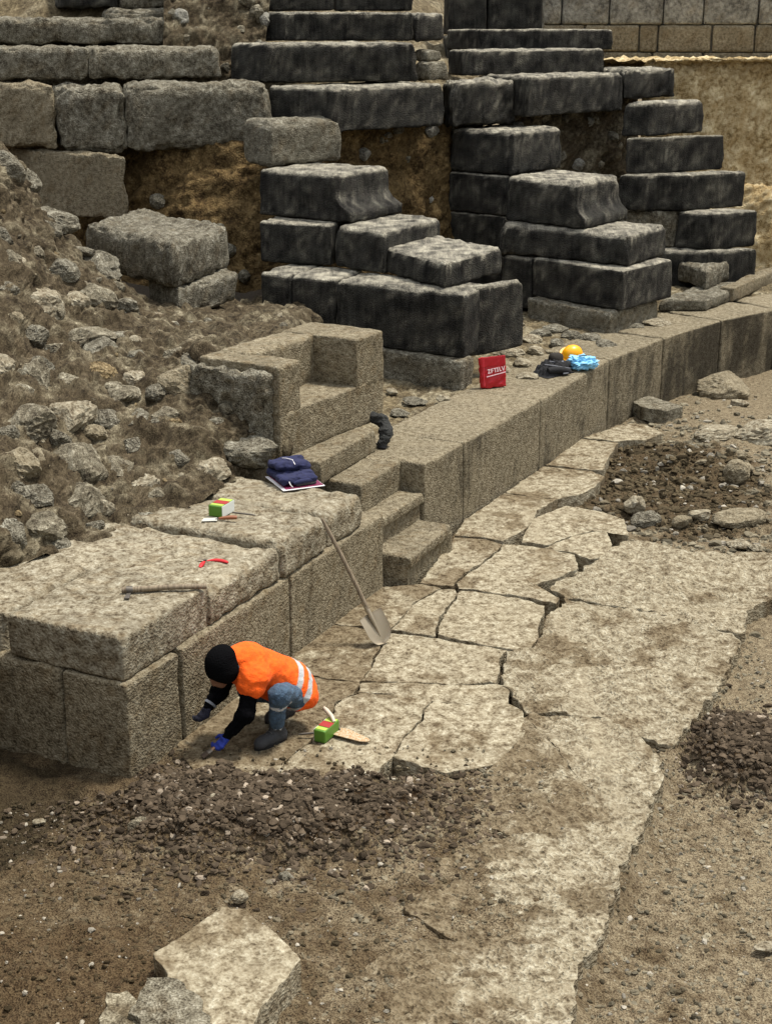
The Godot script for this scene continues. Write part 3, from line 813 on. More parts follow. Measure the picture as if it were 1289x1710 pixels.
func build_ground() -> MeshInstance3D:
	var xs := steps([[-70, -10, 10], [-10, -3.4, 0.6], [-3.4, 3.3, 0.036], [3.3, 7.5, 0.075], [7.5, 15, 0.75], [15, 75, 10]])
	var zs := steps([[-110, -30, 10], [-30, -24, 0.6], [-24, -12, 0.07], [-12, -5.4, 0.034], [-5.4, 0, 0.6], [0, 60, 10]])
	var v := PackedVector3Array()
	var col := PackedColorArray()
	for z in zs:
		for x in xs:
			v.append(Vector3(x, ground_y(x, z), z))
			col.append(ground_tint(x, z))
	var idx := PackedInt32Array()
	var nx := xs.size()
	for j in zs.size() - 1:
		for i in nx - 1:
			var a := j * nx + i
			idx.append_array(PackedInt32Array([a, a + nx, a + nx + 1, a, a + nx + 1, a + 1]))
	return structure("ground", finish(v, idx, col), M.soil)

func scatter(called: String, label: String, category: String, mesh: Mesh, count: int, sd: int, pick: Callable, size: Callable, colour: Callable) -> void:
	var r := RandomNumberGenerator.new()
	r.seed = sd
	var mm := MultiMesh.new()
	mm.transform_format = MultiMesh.TRANSFORM_3D
	mm.use_colors = true
	mm.mesh = mesh
	var tr := []
	var cl := []
	var tries := 0
	while tr.size() < count and tries < count * 12:
		tries += 1
		var p = pick.call(r)
		if p == null:
			continue
		var s: float = size.call(r)
		var b := Basis.from_euler(Vector3(r.randf() * TAU, r.randf() * TAU, r.randf() * TAU)).scaled(Vector3(r.randf_range(0.6, 1.5), r.randf_range(0.5, 1.0), r.randf_range(0.6, 1.5)) * s)
		tr.append(Transform3D(b, Vector3(p.x, p.y + s * r.randf_range(-0.25, 0.3), p.z)))
		cl.append(colour.call(r, p))
	mm.instance_count = tr.size()
	for i in tr.size():
		mm.set_instance_transform(i, tr[i])
		mm.set_instance_color(i, cl[i])
	var o := MultiMeshInstance3D.new()
	o.name = numbered(called)
	o.multimesh = mm
	o.material_override = M.clod
	add_child(o)
	tag(o, label, category)
	o.set_meta("kind", "stuff")

func shade_of(r: RandomNumberGenerator, c: Color) -> Color:
	var k := r.randf_range(0.5, 1.6)
	return Color(c.r * k, c.g * k, c.b * k)

# ------------------------------------------------------------------ the stone setting
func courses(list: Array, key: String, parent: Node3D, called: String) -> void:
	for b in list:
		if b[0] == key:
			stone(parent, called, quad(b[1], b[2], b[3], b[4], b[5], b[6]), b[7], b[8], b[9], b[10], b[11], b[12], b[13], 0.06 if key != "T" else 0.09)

func build_theatre() -> void:
	var t := thing("stepped_pier", "black stained stepped stone pier behind the red bag and the throne", "stone pier", Vector3(0, 0.7, -18.5), "stepped piers of the seating")
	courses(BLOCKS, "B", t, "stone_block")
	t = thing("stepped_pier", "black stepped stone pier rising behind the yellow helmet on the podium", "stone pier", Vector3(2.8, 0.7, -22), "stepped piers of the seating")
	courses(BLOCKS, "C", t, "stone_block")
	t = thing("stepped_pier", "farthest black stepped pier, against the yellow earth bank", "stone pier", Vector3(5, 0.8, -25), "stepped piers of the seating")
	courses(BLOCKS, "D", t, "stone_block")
	t = thing("low_footing", "low row of broken grey stones on the podium below the farthest pier", "stone footing", Vector3(5, 0.84, -23.3))
	courses(BLOCKS, "E", t, "stone_block")
	t = thing("seat_row", "lowest black seat row, bridging the dug-out hollows between the piers", "seat row", Vector3(1, 3.5, -24), "upper rows of stone seats")
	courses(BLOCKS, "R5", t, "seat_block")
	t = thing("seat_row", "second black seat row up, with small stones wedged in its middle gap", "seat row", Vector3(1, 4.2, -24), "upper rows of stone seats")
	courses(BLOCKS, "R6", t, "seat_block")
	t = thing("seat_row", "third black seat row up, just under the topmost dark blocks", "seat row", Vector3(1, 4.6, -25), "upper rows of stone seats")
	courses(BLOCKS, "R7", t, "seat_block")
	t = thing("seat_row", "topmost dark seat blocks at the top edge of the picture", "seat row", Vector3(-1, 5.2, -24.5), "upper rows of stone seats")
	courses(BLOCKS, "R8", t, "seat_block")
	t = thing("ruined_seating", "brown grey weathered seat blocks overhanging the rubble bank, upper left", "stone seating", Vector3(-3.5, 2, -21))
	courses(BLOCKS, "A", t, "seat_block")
	stone(t, "footing_stone", quad(-2.95, -18.4, -2.5, -17.75, -1.9, -18.9), 1.62, 1.99, "grey", 0.06, 0.06, 0.06)
	t = thing("ashlar_wall", "coursed grey ashlar wall on top of the yellow earth bank", "wall", Vector3(5, 4.1, -31))
	courses(BLOCKS, "T", t, "stone_block")
	stone(t, "wall_core", quad(3.2, -32.3, 3.15, -31.6, 9.1, -30.45), 4.1, 5.7, "greyd", 0.03, 0.03, 0.02, 0.0, 0.2)

	# podium: long curved wall from the stair to the right edge
	var fr := [[0.38, -14.13], [0.82, -14.93], [1.81, -16.8], [2.92, -18.97], [3.87, -20.35], [4.95, -21.65], [6.0, -22.59], [7.4, -23.5], [9.2, -24.2]]
	t = thing("podium_wall", "long curved tan podium wall of big smooth blocks right of the stair", "podium wall", Vector3(3, 0, -19))
	for k in fr.size() - 1:
		var a := Vector2(fr[k][0], fr[k][1])
		var b := Vector2(fr[k + 1][0], fr[k + 1][1])
		var u := (b - a).normalized()
		var w := Vector2(u.y, -u.x)
		var g := u * 0.006
		stone(t, "stone_block", PackedVector2Array([a + g + w * 1.0, a + g, b - g, b - g + w * 1.0]), -0.35, 0.84, "tan", 0.016, 0.03, 0.012, 0.0, 0.05, "stain")
	# stair
	t = thing("stone_stair", "small flight of carved stone steps cut into the podium", "stair", Vector3(0, 0, -13.6))
	stone(t, "riser", quad(-0.25, -13.205, 0.205, -12.975, 0.60, -13.93), -0.12, 0.2, "tan", 0.012, 0.012, 0.008, 0.0, 0.03)
	stone(t, "tread", quad(-0.25, -13.21, 0.24, -12.965, 0.655, -13.96), 0.165, 0.268, "tan", 0.015, 0.03, 0.014, 0.0, 0.03)
	stone(t, "riser", quad(-0.45, -13.4, -0.115, -13.215, 0.345, -14.12), -0.1, 0.46, "tan", 0.012, 0.012, 0.008, 0.0, 0.035)
	stone(t, "tread", quad(-0.45, -13.4, -0.08, -13.2, 0.385, -14.12), 0.44, 0.547, "tan", 0.012, 0.028, 0.014, 0.0, 0.03)
	stone(t, "landing", quad(-1.0, -13.85, -0.235, -13.445, 0.125, -14.18), 0.2, 0.838, "tan", 0.02, 0.03, 0.014, 0.0, 0.045)
	stone(t, "landing", quad(-0.65, -14.6, 0.115, -14.19, 0.50, -15.0), 0.2, 0.835, "tan", 0.02, 0.03, 0.014, 0.0, 0.05)
	stone(t, "step_lip", quad(0.55, -13.81, 0.632, -13.87, 0.665, -13.965), -0.05, 0.2, "tan", 0.012, 0.02, 0.006, 0.0, 0.03)
	# left run: corner pier, upright slabs, broken coping
	t = thing("retaining_wall", "tan wall of upright slabs and broken coping ending in a square corner pier", "wall", Vector3(-1.2, 0, -11))
	stone(t, "corner_block", quad(-2.70, -9.74, -1.80, -9.29, -1.31, -10.3), 0.70, 1.03, "pale", 0.02, 0.035, 0.012, 0.0, 0.035)
	stone(t, "corner_block", quad(-2.28, -9.5, -1.785, -9.25, -1.495, -9.8), -0.25, 0.695, "tan", 0.02, 0.02, 0.014, 0.0, 0.04)
	stone(t, "stone_block", quad(-3.15, -9.95, -2.29, -9.52, -2.0, -10.1), -0.4, 0.69, "tan", 0.03, 0.03, 0.03, 0.0, 0.05)
	stone(t, "stone_block", quad(-3.7, -10.3, -2.74, -9.84, -1.95, -11.5), 0.42, 0.99, "pale", 0.04, 0.06, 0.025, 0.0, 0.05)
	var o := Vector2(-1.475, -9.845)
	var u2 := Vector2(0.425, -0.905)
	var w2 := Vector2(-0.905, -0.425)
	for s in [[0.0, 1.62], [1.635, 3.42]]:
		stone(t, "upright_slab", PackedVector2Array([o + u2 * s[0] + w2 * 0.35, o + u2 * s[0], o + u2 * s[1], o + u2 * s[1] + w2 * 0.35]), -0.25, 0.715, "tan", 0.015, 0.025, 0.012, 0.0, 0.05)
	for s in [[0.42, 1.50, 0.02, 1.0], [1.54, 2.32, 0.0, 1.03], [2.34, 3.02, 0.02, 1.02]]:
		stone(t, "coping_block", PackedVector2Array([o + u2 * s[0] + w2 * 1.75, o + u2 * s[0] + w2 * s[2], o + u2 * s[1] + w2 * s[2], o + u2 * s[1] + w2 * 1.75]), 0.72, s[3], "pale", 0.03, 0.08, 0.03, 0.0, 0.035)
	# throne
	var uf := Vector2(0.516, -0.857)
	var wf := Vector2(-0.857, -0.516)
	var f0 := Vector2(-1.0, -13.5)
	t = thing("stone_throne", "wide carved stone throne with square arms above the stair", "throne", Vector3(-0.9, 1.07, -14.4))
	var fq := func(s0: float, s1: float, d0: float, d1: float) -> PackedVector2Array:
		return PackedVector2Array([f0 + uf * s0 + wf * d1, f0 + uf * s0 + wf * d0, f0 + uf * s1 + wf * d0, f0 + uf * s1 + wf * d1])
	stone(t, "seat", fq.call(0.0, 1.9, 0.0, 0.92), 1.06, 1.50, "tan", 0.02, 0.012, 0.014, 0.0, 0.04, "", 0.6)
	stone(t, "armrest", fq.call(0.0, 0.36, 0.0, 0.93), 1.47, 1.97, "tan", 0.012, 0.03, 0.016, 0.0, 0.035, "", 0.6)
	stone(t, "armrest", fq.call(1.36, 1.90, 0.0, 0.92), 1.47, 1.99, "tan", 0.012, 0.025, 0.012, 0.0, 0.035, "", 0.6)
	var rs := stone(t, "broken_side", fq.call(-0.1, 0.05, 0.1, 1.0), 1.1, 1.9, "grey", 0.06, 0.1, 0.09, 0.0, 0.035)
	rs.set_meta("label", "rough broken flank of the throne")
	stone(t, "backrest", fq.call(0.30, 1.42, 0.52, 0.93), 1.47, 1.98, "tan", 0.012, 0.04, 0.016, 0.0, 0.035, "", 0.6)
	t = thing("throne_plinth", "low tan plinth step under the throne, dark sleeve over its end", "plinth", Vector3(-0.5, 0.84, -14.2))
	stone(t, "stone_block", quad(-1.25, -13.75, -0.62, -13.42, -0.1, -14.62), 0.835, 1.07, "tan", 0.02, 0.03, 0.014, 0.0, 0.035)
	stone(t, "stone_block", quad(-1.35, -13.45, -0.80, -13.13, -0.67, -13.40), 0.835, 1.04, "tan", 0.025, 0.05, 0.02, 0.0, 0.035)

func build_paving() -> void:
	var p := Node3D.new()
	p.name = "pavement"
	p.set_meta("kind", "structure")
	add_child(p)
	var films := [0.35, 0.4, 0.45, 0.65, 0.15, 0.15, 0.7, 0.25, 0.2, 0.55, 0.95, 1.05, 1.15, 0.5, 0.4, 0.65, 0.3, 0.25, 0.42, 0.6, 0.65, 0.8]
	for k in SLABS.size():
		var s: Array = SLABS[k]
		var c := Vector3(s[0], 0, s[1])
		var y := 0.0
		if k >= 17 and k <= 18:
			y = 0.015
		var low := k >= 19
		if low:
			y = 0.02
		put("paving_slab", slab_mesh(s, y, 0.2, k * 5.3, c, 0.009 if k < 17 else 0.025, 0.9 if k < 17 else 2.6, 0.019 if k < 17 else 0.02 if low else 0.0, 0.05 if low else 0.0, films[k] * 0.8, 0.8 if low else 0.0), M.pale if k < 17 else M.pitted, p, c)

func build_earth() -> void:
	var brown := func(p: Vector3) -> Color:
		var n := na.get_noise_3dv(p * 1.5) + 0.6 * nb.get_noise_3dv(p)
		return Color(0.62, 0.55, 0.44).lerp(Color(0.98, 0.95, 0.88), smoothstep(-0.1, 0.5, n))
	var dull := func(p: Vector3) -> Color:
		var n := na.get_noise_3dv(p * 1.5) + 0.6 * nb.get_noise_3dv(p)
		return Color(0.33, 0.29, 0.24).lerp(Color(0.78, 0.75, 0.69), smoothstep(-0.05, 0.65, n))
	var bank := structure("rubble_bank", sheet(BANK_NET, 190, 260, 0.13, 0.028, dull), M.rubble)
	var tones := [M.rubble, M.grey, M.pale, M.earth, M.pale]
	var rocks := []
	for k in 7:
		rocks.append(rock_mesh(100 + k, 9, 0.8, 13, 0.09))
	var r := RandomNumberGenerator.new()
	r.seed = 5
	for s in BANK_STONES:
		var m := put("stone", rocks[r.randi() % 7], tones[s[5]] if s[5] != 2 or r.randf() < 0.3 else [M.grey, M.rubble, M.tan][r.randi() % 3], bank, Vector3(s[0], s[1] - 0.4 * s[4], s[2]))
		m.basis = Basis.from_euler(Vector3(r.randf_range(-0.3, 0.3), r.randf() * TAU, r.randf_range(-0.3, 0.3))).scaled(Vector3.ONE)
		m.scale = Vector3(s[3] * 1.35, s[4] * 1.5, s[3] * 1.2)
	for k in 90:
		var q := net_point(BANK_NET, r.randf_range(0.6, 6.0), pow(r.randf(), 0.8) * 4.9)
		var sz := 0.02 + 0.06 * pow(r.randf(), 2.0)
		var m := put("stone", rocks[r.randi() % 7], tones[r.randi() % 5], bank, q + Vector3(0, 0.01, 0))
		m.basis = Basis.from_euler(Vector3(r.randf() * TAU, r.randf() * TAU, 0))
		m.scale = Vector3(sz * r.randf_range(0.8, 1.5), sz, sz * r.randf_range(0.8, 1.3))
	# earth filling behind the podium
	var fill := [[[-0.35, 0.80, -14.75], [-0.02, 0.80, -15.3], [0.95, 0.80, -17.15], [2.12, 0.80, -19.4], [3.1, 0.80, -20.9], [4.3, 0.80, -22.3], [5.6, 0.80, -23.4], [8.0, 0.80, -24.8]],
		[[-1.2, 0.82, -15.6], [-0.6, 0.80, -16.2], [0.35, 0.80, -17.7], [1.45, 0.85, -20.0], [2.5, 0.85, -21.6], [3.7, 0.9, -23.0], [5.2, 0.9, -24.2], [8.0, 0.85, -25.8]],
		[[-2.4, 0.9, -18.0], [-1.5, 0.85, -19.5], [0.2, 0.85, -21.5], [1.2, 0.9, -23.6], [2.4, 0.9, -24.8], [3.6, 0.95, -25.8], [5.4, 0.9, -26.6], [8.0, 0.85, -27.4]]]
	var tf := structure("terrace_fill", sheet(fill, 150, 70, 0.035, 0.03, brown), M.rubble)
	for s in FILL_STONES:
		var m := put("stone", rocks[r.randi() % 7], M.pale if s[4] > 0 or r.randf() < 0.4 else M.grey, tf, Vector3(s[0], 0.85, s[1]))
		m.basis = Basis.from_euler(Vector3(0, r.randf() * TAU, 0))
		m.scale = Vector3(s[2], s[3], s[2])
	# cut faces of earth in the hollows under the seats
	var hollow := func(p: Vector3) -> Color:
		var n := na.get_noise_3dv(p * 1.5) + 0.6 * nb.get_noise_3dv(p)
		return Color(0.42, 0.37, 0.29).lerp(Color(0.74, 0.66, 0.53), smoothstep(-0.1, 0.6, n))
	var cut := func(called: String, a: Array, b: Array, mat: Material, amp: float, stones: int, tints: Callable) -> void:
		var o := structure(called, sheet([a, b], 70, 70, amp, 0.05, tints), mat)
		for k in stones:
			var q := net_point([a, b], r.randf() * (a.size() - 1), r.randf())
			var sz := r.randf_range(0.05, 0.15)
			var m := put("stone", rocks[r.randi() % 7], [M.grey, M.rubble, M.greyd][r.randi() % 3], o, q)
			m.basis = Basis.from_euler(Vector3(r.randf() * TAU, r.randf() * TAU, 0))
			m.scale = Vector3.ONE * sz
	cut.call("earth_face", [[-6.5, 1.4, -23.0], [-4.6, 1.4, -22.4], [-3.4, 1.4, -21.3], [-2.4, 1.4, -20.9], [-1.2, 1.4, -20.8]], [[-6.5, 3.8, -23.6], [-4.6, 3.8, -23.0], [-3.4, 3.8, -22.3], [-2.4, 3.75, -22.2], [-1.0, 3.3, -22.0]], M.earth, 0.12, 30, hollow)
	cut.call("earth_face", [[-1.1, 0.7, -21.6], [0.3, 0.7, -22.8], [1.5, 0.7, -24.2]], [[-1.1, 3.75, -22.3], [0.3, 3.75, -23.6], [1.6, 3.75, -24.9]], M.earth, 0.12, 40, hollow)
	cut.call("earth_face", [[1.9, 0.7, -24.4], [3.1, 0.7, -25.4], [4.4, 0.7, -26.4]], [[1.9, 3.85, -24.9], [3.1, 3.85, -25.8], [4.4, 3.85, -26.9]], M.rubble, 0.14, 90, dull)
	cut.call("earth_face", [[-3.3, 4.1, -22.7], [-2.6, 4.1, -23.0], [-1.9, 4.1, -23.3]], [[-3.4, 6.2, -24.4], [-2.6, 6.2, -24.6], [-1.7, 6.2, -24.6]], M.rubble, 0.12, 50, dull)
	# the tall bank at the right, its ledge, and the flat top that carries the ashlar wall
	var tall := [[[4.6, 0.7, -26.5], [6.5, 0.75, -26.3], [9, 0.75, -25.9], [14, 0.8, -25.4]], [[4.6, 2.15, -26.85], [6.5, 2.2, -26.7], [9, 2.2, -26.4], [14, 2.2, -26]], [[4.6, 2.24, -27.4], [6.5, 2.3, -27.3], [9, 2.3, -27.0], [14, 2.3, -26.6]], [[4.6, 4.2, -27.7], [6.5, 4.27, -27.6], [9, 4.27, -27.3], [14, 4.27, -26.9]], [[4.6, 4.33, -27.95], [6.5, 4.34, -27.85], [9, 4.34, -27.6], [14, 4.34, -27.2]], [[2.0, 4.33, -33], [5.5, 4.33, -33], [9, 4.33, -32.5], [14, 4.33, -32]]]
	structure("earth_bank", sheet(tall, 130, 150, 0.07, 0.05, brown), M.marl)
	# hillside that the upper seats are laid on, rising behind them
	var hill := [[[-16, 2.0, -20.5], [-7, 3.0, -23.2], [-3, 3.2, -23.9], [1.2, 3.3, -25.8], [3.8, 3.5, -28.4]], [[-16, 5.0, -23.5], [-7, 5.2, -24.9], [-3, 5.3, -25.2], [1.2, 4.4, -28.6], [3.8, 4.35, -29.6]], [[-16, 12, -36], [-7, 12, -36], [-3, 11, -37], [1.0, 6.0, -38], [3.0, 4.4, -38]]]
	# unseen earth bank added at left to shade the pier and the pit
	var side := [[[-3.5, -0.3, -10.4], [-3.5, -0.3, -7.5], [-3.2, -0.3, -4.5], [-3.0, -0.3, -1.0]], [[-3.7, 2.2, -11.0], [-3.75, 2.4, -7.5], [-3.5, 2.4, -4.5], [-3.3, 2.3, -1.0]], [[-9, 2.8, -12.0], [-9, 2.7, -7.5], [-9, 2.6, -4.5], [-9, 2.5, -1.0]]]
	structure("added_shade_bank", sheet(side, 60, 40, 0.1, 0.04, brown), M.earth)
	structure("hillside", sheet(hill, 80, 60, 0.15, 0.05, brown), M.rubble)

# ------------------------------------------------------------------ loose stones
func loose(label: String, at: Vector3, sz: Vector3, mat: String, sd: int, turn := 0.0, tilt := 0.0, called := "loose_stone") -> void:
	var m := put(called, rock_mesh(sd, 12, 1.0, 12, 0.07), M[mat], self, at)
	m.basis = Basis.from_euler(Vector3(tilt, turn, 0)) * Basis.from_scale(sz)
	tag(m, label, "stone", "loose stones lying on the soil")

func build_loose() -> void:
	loose("big rounded boulder at the foot of the far podium wall", Vector3(4.85, -0.02, -20.9), Vector3(0.42, 0.3, 0.42), "tan", 201, 0.4)
	loose("white angular chunk beside the corner of the paving slabs", Vector3(2.74, -0.02, -15.5), Vector3(0.15, 0.13, 0.13), "pale", 202, 1.0)
	loose("flat bright white stone on the brown dug soil", Vector3(3.4, -0.04, -15.2), Vector3(0.14, 0.07, 0.1), "pale", 203, 0.2)
	loose("small tan stone touching the flat bright white one", Vector3(3.17, -0.06, -15.0), Vector3(0.13, 0.08, 0.09), "tan", 204, 0.5)
	loose("rounded pale rock beside the dark soil mound", Vector3(4.12, 0.0, -16.6), Vector3(0.18, 0.17, 0.17), "tan", 205, 0.9)
	loose("long grey stone half buried near the right edge", Vector3(3.8, -0.05, -15.1), Vector3(0.32, 0.12, 0.2), "tan", 206, 0.3)
	loose("low pale stone behind the dark soil mound", Vector3(4.3, -0.05, -18.6), Vector3(0.38, 0.12, 0.25), "pale", 207, 0.8)
	loose("wide weathered rock at the right edge before the podium", Vector3(4.95, -0.06, -18.5), Vector3(0.5, 0.2, 0.35), "pale", 208, 0.1)
	loose("squarish brown stone on the fresh clods below the corner pier", Vector3(-1.61, 0.04, -8.5), Vector3(0.1, 0.06, 0.08), "rubble", 209, 0.7)
	loose("thin dark stone just behind the squarish brown one", Vector3(-1.57, 0.04, -8.72), Vector3(0.12, 0.04, 0.07), "rubble", 210, 0.2)
	loose("white pebble at the far corner of the tilted slab", Vector3(-0.88, 0.02, -7.72), Vector3(0.06, 0.045, 0.05), "pale", 211, 0.7)
	loose("round grey pebble right of the tilted slab", Vector3(-0.62, 0.0, -7.95), Vector3(0.055, 0.04, 0.045), "grey", 212, 0.1)
	loose("small pale flake on the dark smooth soil at left", Vector3(-2.31, -0.05, -8.72), Vector3(0.045, 0.02, 0.035), "pale", 213, 0.1)
	loose("white crumpled flake near the lower right edge", Vector3(2.2, -0.1, -7.38), Vector3(0.07, 0.03, 0.05), "pale", 214, 0.4)
	loose("white chip at the right edge below the dark soil heap", Vector3(2.66, -0.09, -9.3), Vector3(0.06, 0.03, 0.04), "pale", 215, 0.4)
	loose("pale chunk on the fresh clods below the crouching person", Vector3(-1.13, 0.12, -8.72), Vector3(0.045, 0.04, 0.04), "pale", 216, 0.4)
	# end slab of the kerb beside the wall
	var c := Vector3(3.55, -0.05, -19.9)
	var e := put("loose_slab", slab_mesh([3.25, -20.0, 3.62, -20.05, 4.0, -19.4, 3.75, -19.2, 3.45, -19.35], 0.1, 0.18, 3.0, c, 0.02), M.grey, self, c)
	tag(e, "narrow grey slab lying askew at the end of the paving by the podium", "stone slab")
	# big tilted block in the foreground
	var b := thing("fallen_slab", "big broken pale slab lying tilted in the foreground", "stone slab", Vector3(-0.85, 0.0, -6.8))
	var z := Vector3(-0.85, 0, -6.8)
	put("slab_body", slab_mesh([-1.27, -6.93, -0.95, -7.37, -0.82, -7.36, -0.58, -7.08, -0.46, -6.86, -0.68, -6.33, -0.92, -6.1, -1.12, -6.45, -1.13, -6.65], 0.17, 0.22, 8.0, z, 0.012, 0.8, 0.0, 0.0, 0.3), M.pale, b, Vector3.ZERO)
	var g := put("broken_corner", slab_mesh([-1.27, -6.72, -1.1, -6.70, -0.95, -6.5, -0.85, -6.2, -1.1, -6.0, -1.3, -6.4], 0.185, 0.2, 12.0, z, 0.02, 1.2, 0.0, 0.0, 0.0), M.grey, b, Vector3.ZERO)
	g.set_meta("label", "grey freshly broken corner")
	var c2 := Vector3(-1.4, 0, -6.3)
	var h := put("loose_slab", slab_mesh([-1.46, -6.58, -1.36, -6.62, -1.0, -6.1, -1.1, -5.8, -1.45, -5.9], 0.15, 0.25, 17.0, c2, 0.02, 1.5), M.rubble, self, c2)
	tag(h, "brown earthy slab at the bottom edge beside the big tilted slab", "stone slab")

func build_ground_stones(ground: Node3D) -> void:
	# stones sitting in the soil between the paving and the far podium
	var r := RandomNumberGenerator.new()
	r.seed = 9
	var rk := []
	for k in 5:
		rk.append(rock_mesh(400 + k, 8, 0.75, 12, 0.1, 0.5))
	for k in 60:
		var p := Vector2(r.randf_range(2.4, 6.0), r.randf_range(-21.0, -14.2))
		if Geometry2D.is_point_in_polygon(p, pave) or p.x < 2.3 + (-14.5 - p.y) * 0.42:
			continue
		var s := 0.035 + 0.14 * pow(r.randf(), 3.0)
		var m := put("stone", rk[r.randi() % 5], [M.tan, M.pale, M.grey][r.randi() % 3], ground, Vector3(p.x, ground_y(p.x, p.y) + s * 0.1, p.y))
		m.basis = Basis.from_euler(Vector3(r.randf_range(-0.4, 0.4), r.randf() * TAU, r.randf_range(-0.4, 0.4)))
		m.scale = Vector3(s * r.randf_range(0.9, 1.7), s * 0.7, s)

func build_clods() -> void:
	var clod := rock_mesh(301, 3, 0.85, 10, 0.22, 0.42)
	var clod2 := rock_mesh(302, 3, 0.75, 8, 0.28, 0.38)
	var heap := func(r: RandomNumberGenerator):
		var p := Vector2(r.randfn() * 0.62 - 0.8, r.randfn() * 0.38 - 8.85)
		if p.x < -1.75 and p.y < -9.0 or Geometry2D.is_point_in_polygon(p, pave) and r.randf() < 0.93:
			return null
		return Vector3(p.x, ground_y(p.x, p.y), p.y)
	var heap2 := func(r: RandomNumberGenerator):
		var p := Vector2(r.randfn() * 0.3 + 2.65, r.randfn() * 0.33 - 9.75)
		if p.x < edge_x(p.y) + 0.04:
			return null
		return Vector3(p.x, ground_y(p.x, p.y), p.y)
	var dig := func(r: RandomNumberGenerator):
		var p := Vector2(r.randfn() * 1.0 + 3.3, r.randfn() * 1.6 - 16.5)
		if Geometry2D.is_point_in_polygon(p, pave) or p.x < 1.6 + (-14.0 - p.y) * 0.3:
			return null
		return Vector3(p.x, ground_y(p.x, p.y), p.y)
	var all := func(r: RandomNumberGenerator):
		var p := Vector2(r.randf_range(-2.9, 3.2), r.randf_range(-12.5, -5.8))
		if p.x < -1.7 and p.y < -9.0 or p.y < -10 and p.x < edge_x(p.y) or absf(p.x) > 0.27 * -p.y + 0.4:
			return null
		if Geometry2D.is_point_in_polygon(p, pave):
			if p.y < -9.7 or r.randf() < 0.75:
				return null
			return Vector3(p.x, 0.005, p.y)
		return Vector3(p.x, ground_y(p.x, p.y), p.y)
	var dark := func(r: RandomNumberGenerator, _p) -> Color:
		return shade_of(r, Color(0.078, 0.06, 0.041)) if r.randf() < 0.95 else shade_of(r, Color(0.24, 0.2, 0.15))
	var mixed := func(r: RandomNumberGenerator, p) -> Color:
		var c := ground_tint(p.x, p.z)
		return shade_of(r, Color(c.r * 0.25, c.g * 0.23, c.b * 0.172)) if r.randf() < 0.93 else shade_of(r, Color(0.3, 0.275, 0.22))
	var big := func(r: RandomNumberGenerator) -> float: return 0.0045 + 0.034 * pow(r.randf(), 6.0)
	var coarse := func(r: RandomNumberGenerator) -> float: return 0.008 + 0.06 * pow(r.randf(), 5.0)
	var small := func(r: RandomNumberGenerator) -> float: return 0.0035 + 0.02 * pow(r.randf(), 5.0)
	scatter("soil_clods", "loose dark clods of freshly dug soil below the crouching person", "soil", clod, 30000, 1, heap, big, dark)
	scatter("soil_clods", "dark heap of clods at the right edge beside the big pale slab", "soil", clod2, 10000, 2, heap2, big, dark)
	scatter("soil_clods", "brown crumbs of dug soil right of the paving, near the far podium", "soil", clod, 9000, 3, dig, coarse, mixed)
	scatter("gravel", "fine gravel and crumbs strewn over the trodden soil", "gravel", clod2, 24000, 4, all, small, mixed)

# ------------------------------------------------------------------ tools and clothes
func arc(a: Vector3, b: Vector3, c: Vector3, n: int) -> PackedVector3Array:
	var out := PackedVector3Array()
	for i in n + 1:
		var t := float(i) / n
		out.append(a.lerp(b, t).lerp(b.lerp(c, t), t))
	return out

func even(n: int, r: float) -> PackedFloat32Array:
	var o := PackedFloat32Array()
	o.resize(n)
	o.fill(r)
	return o

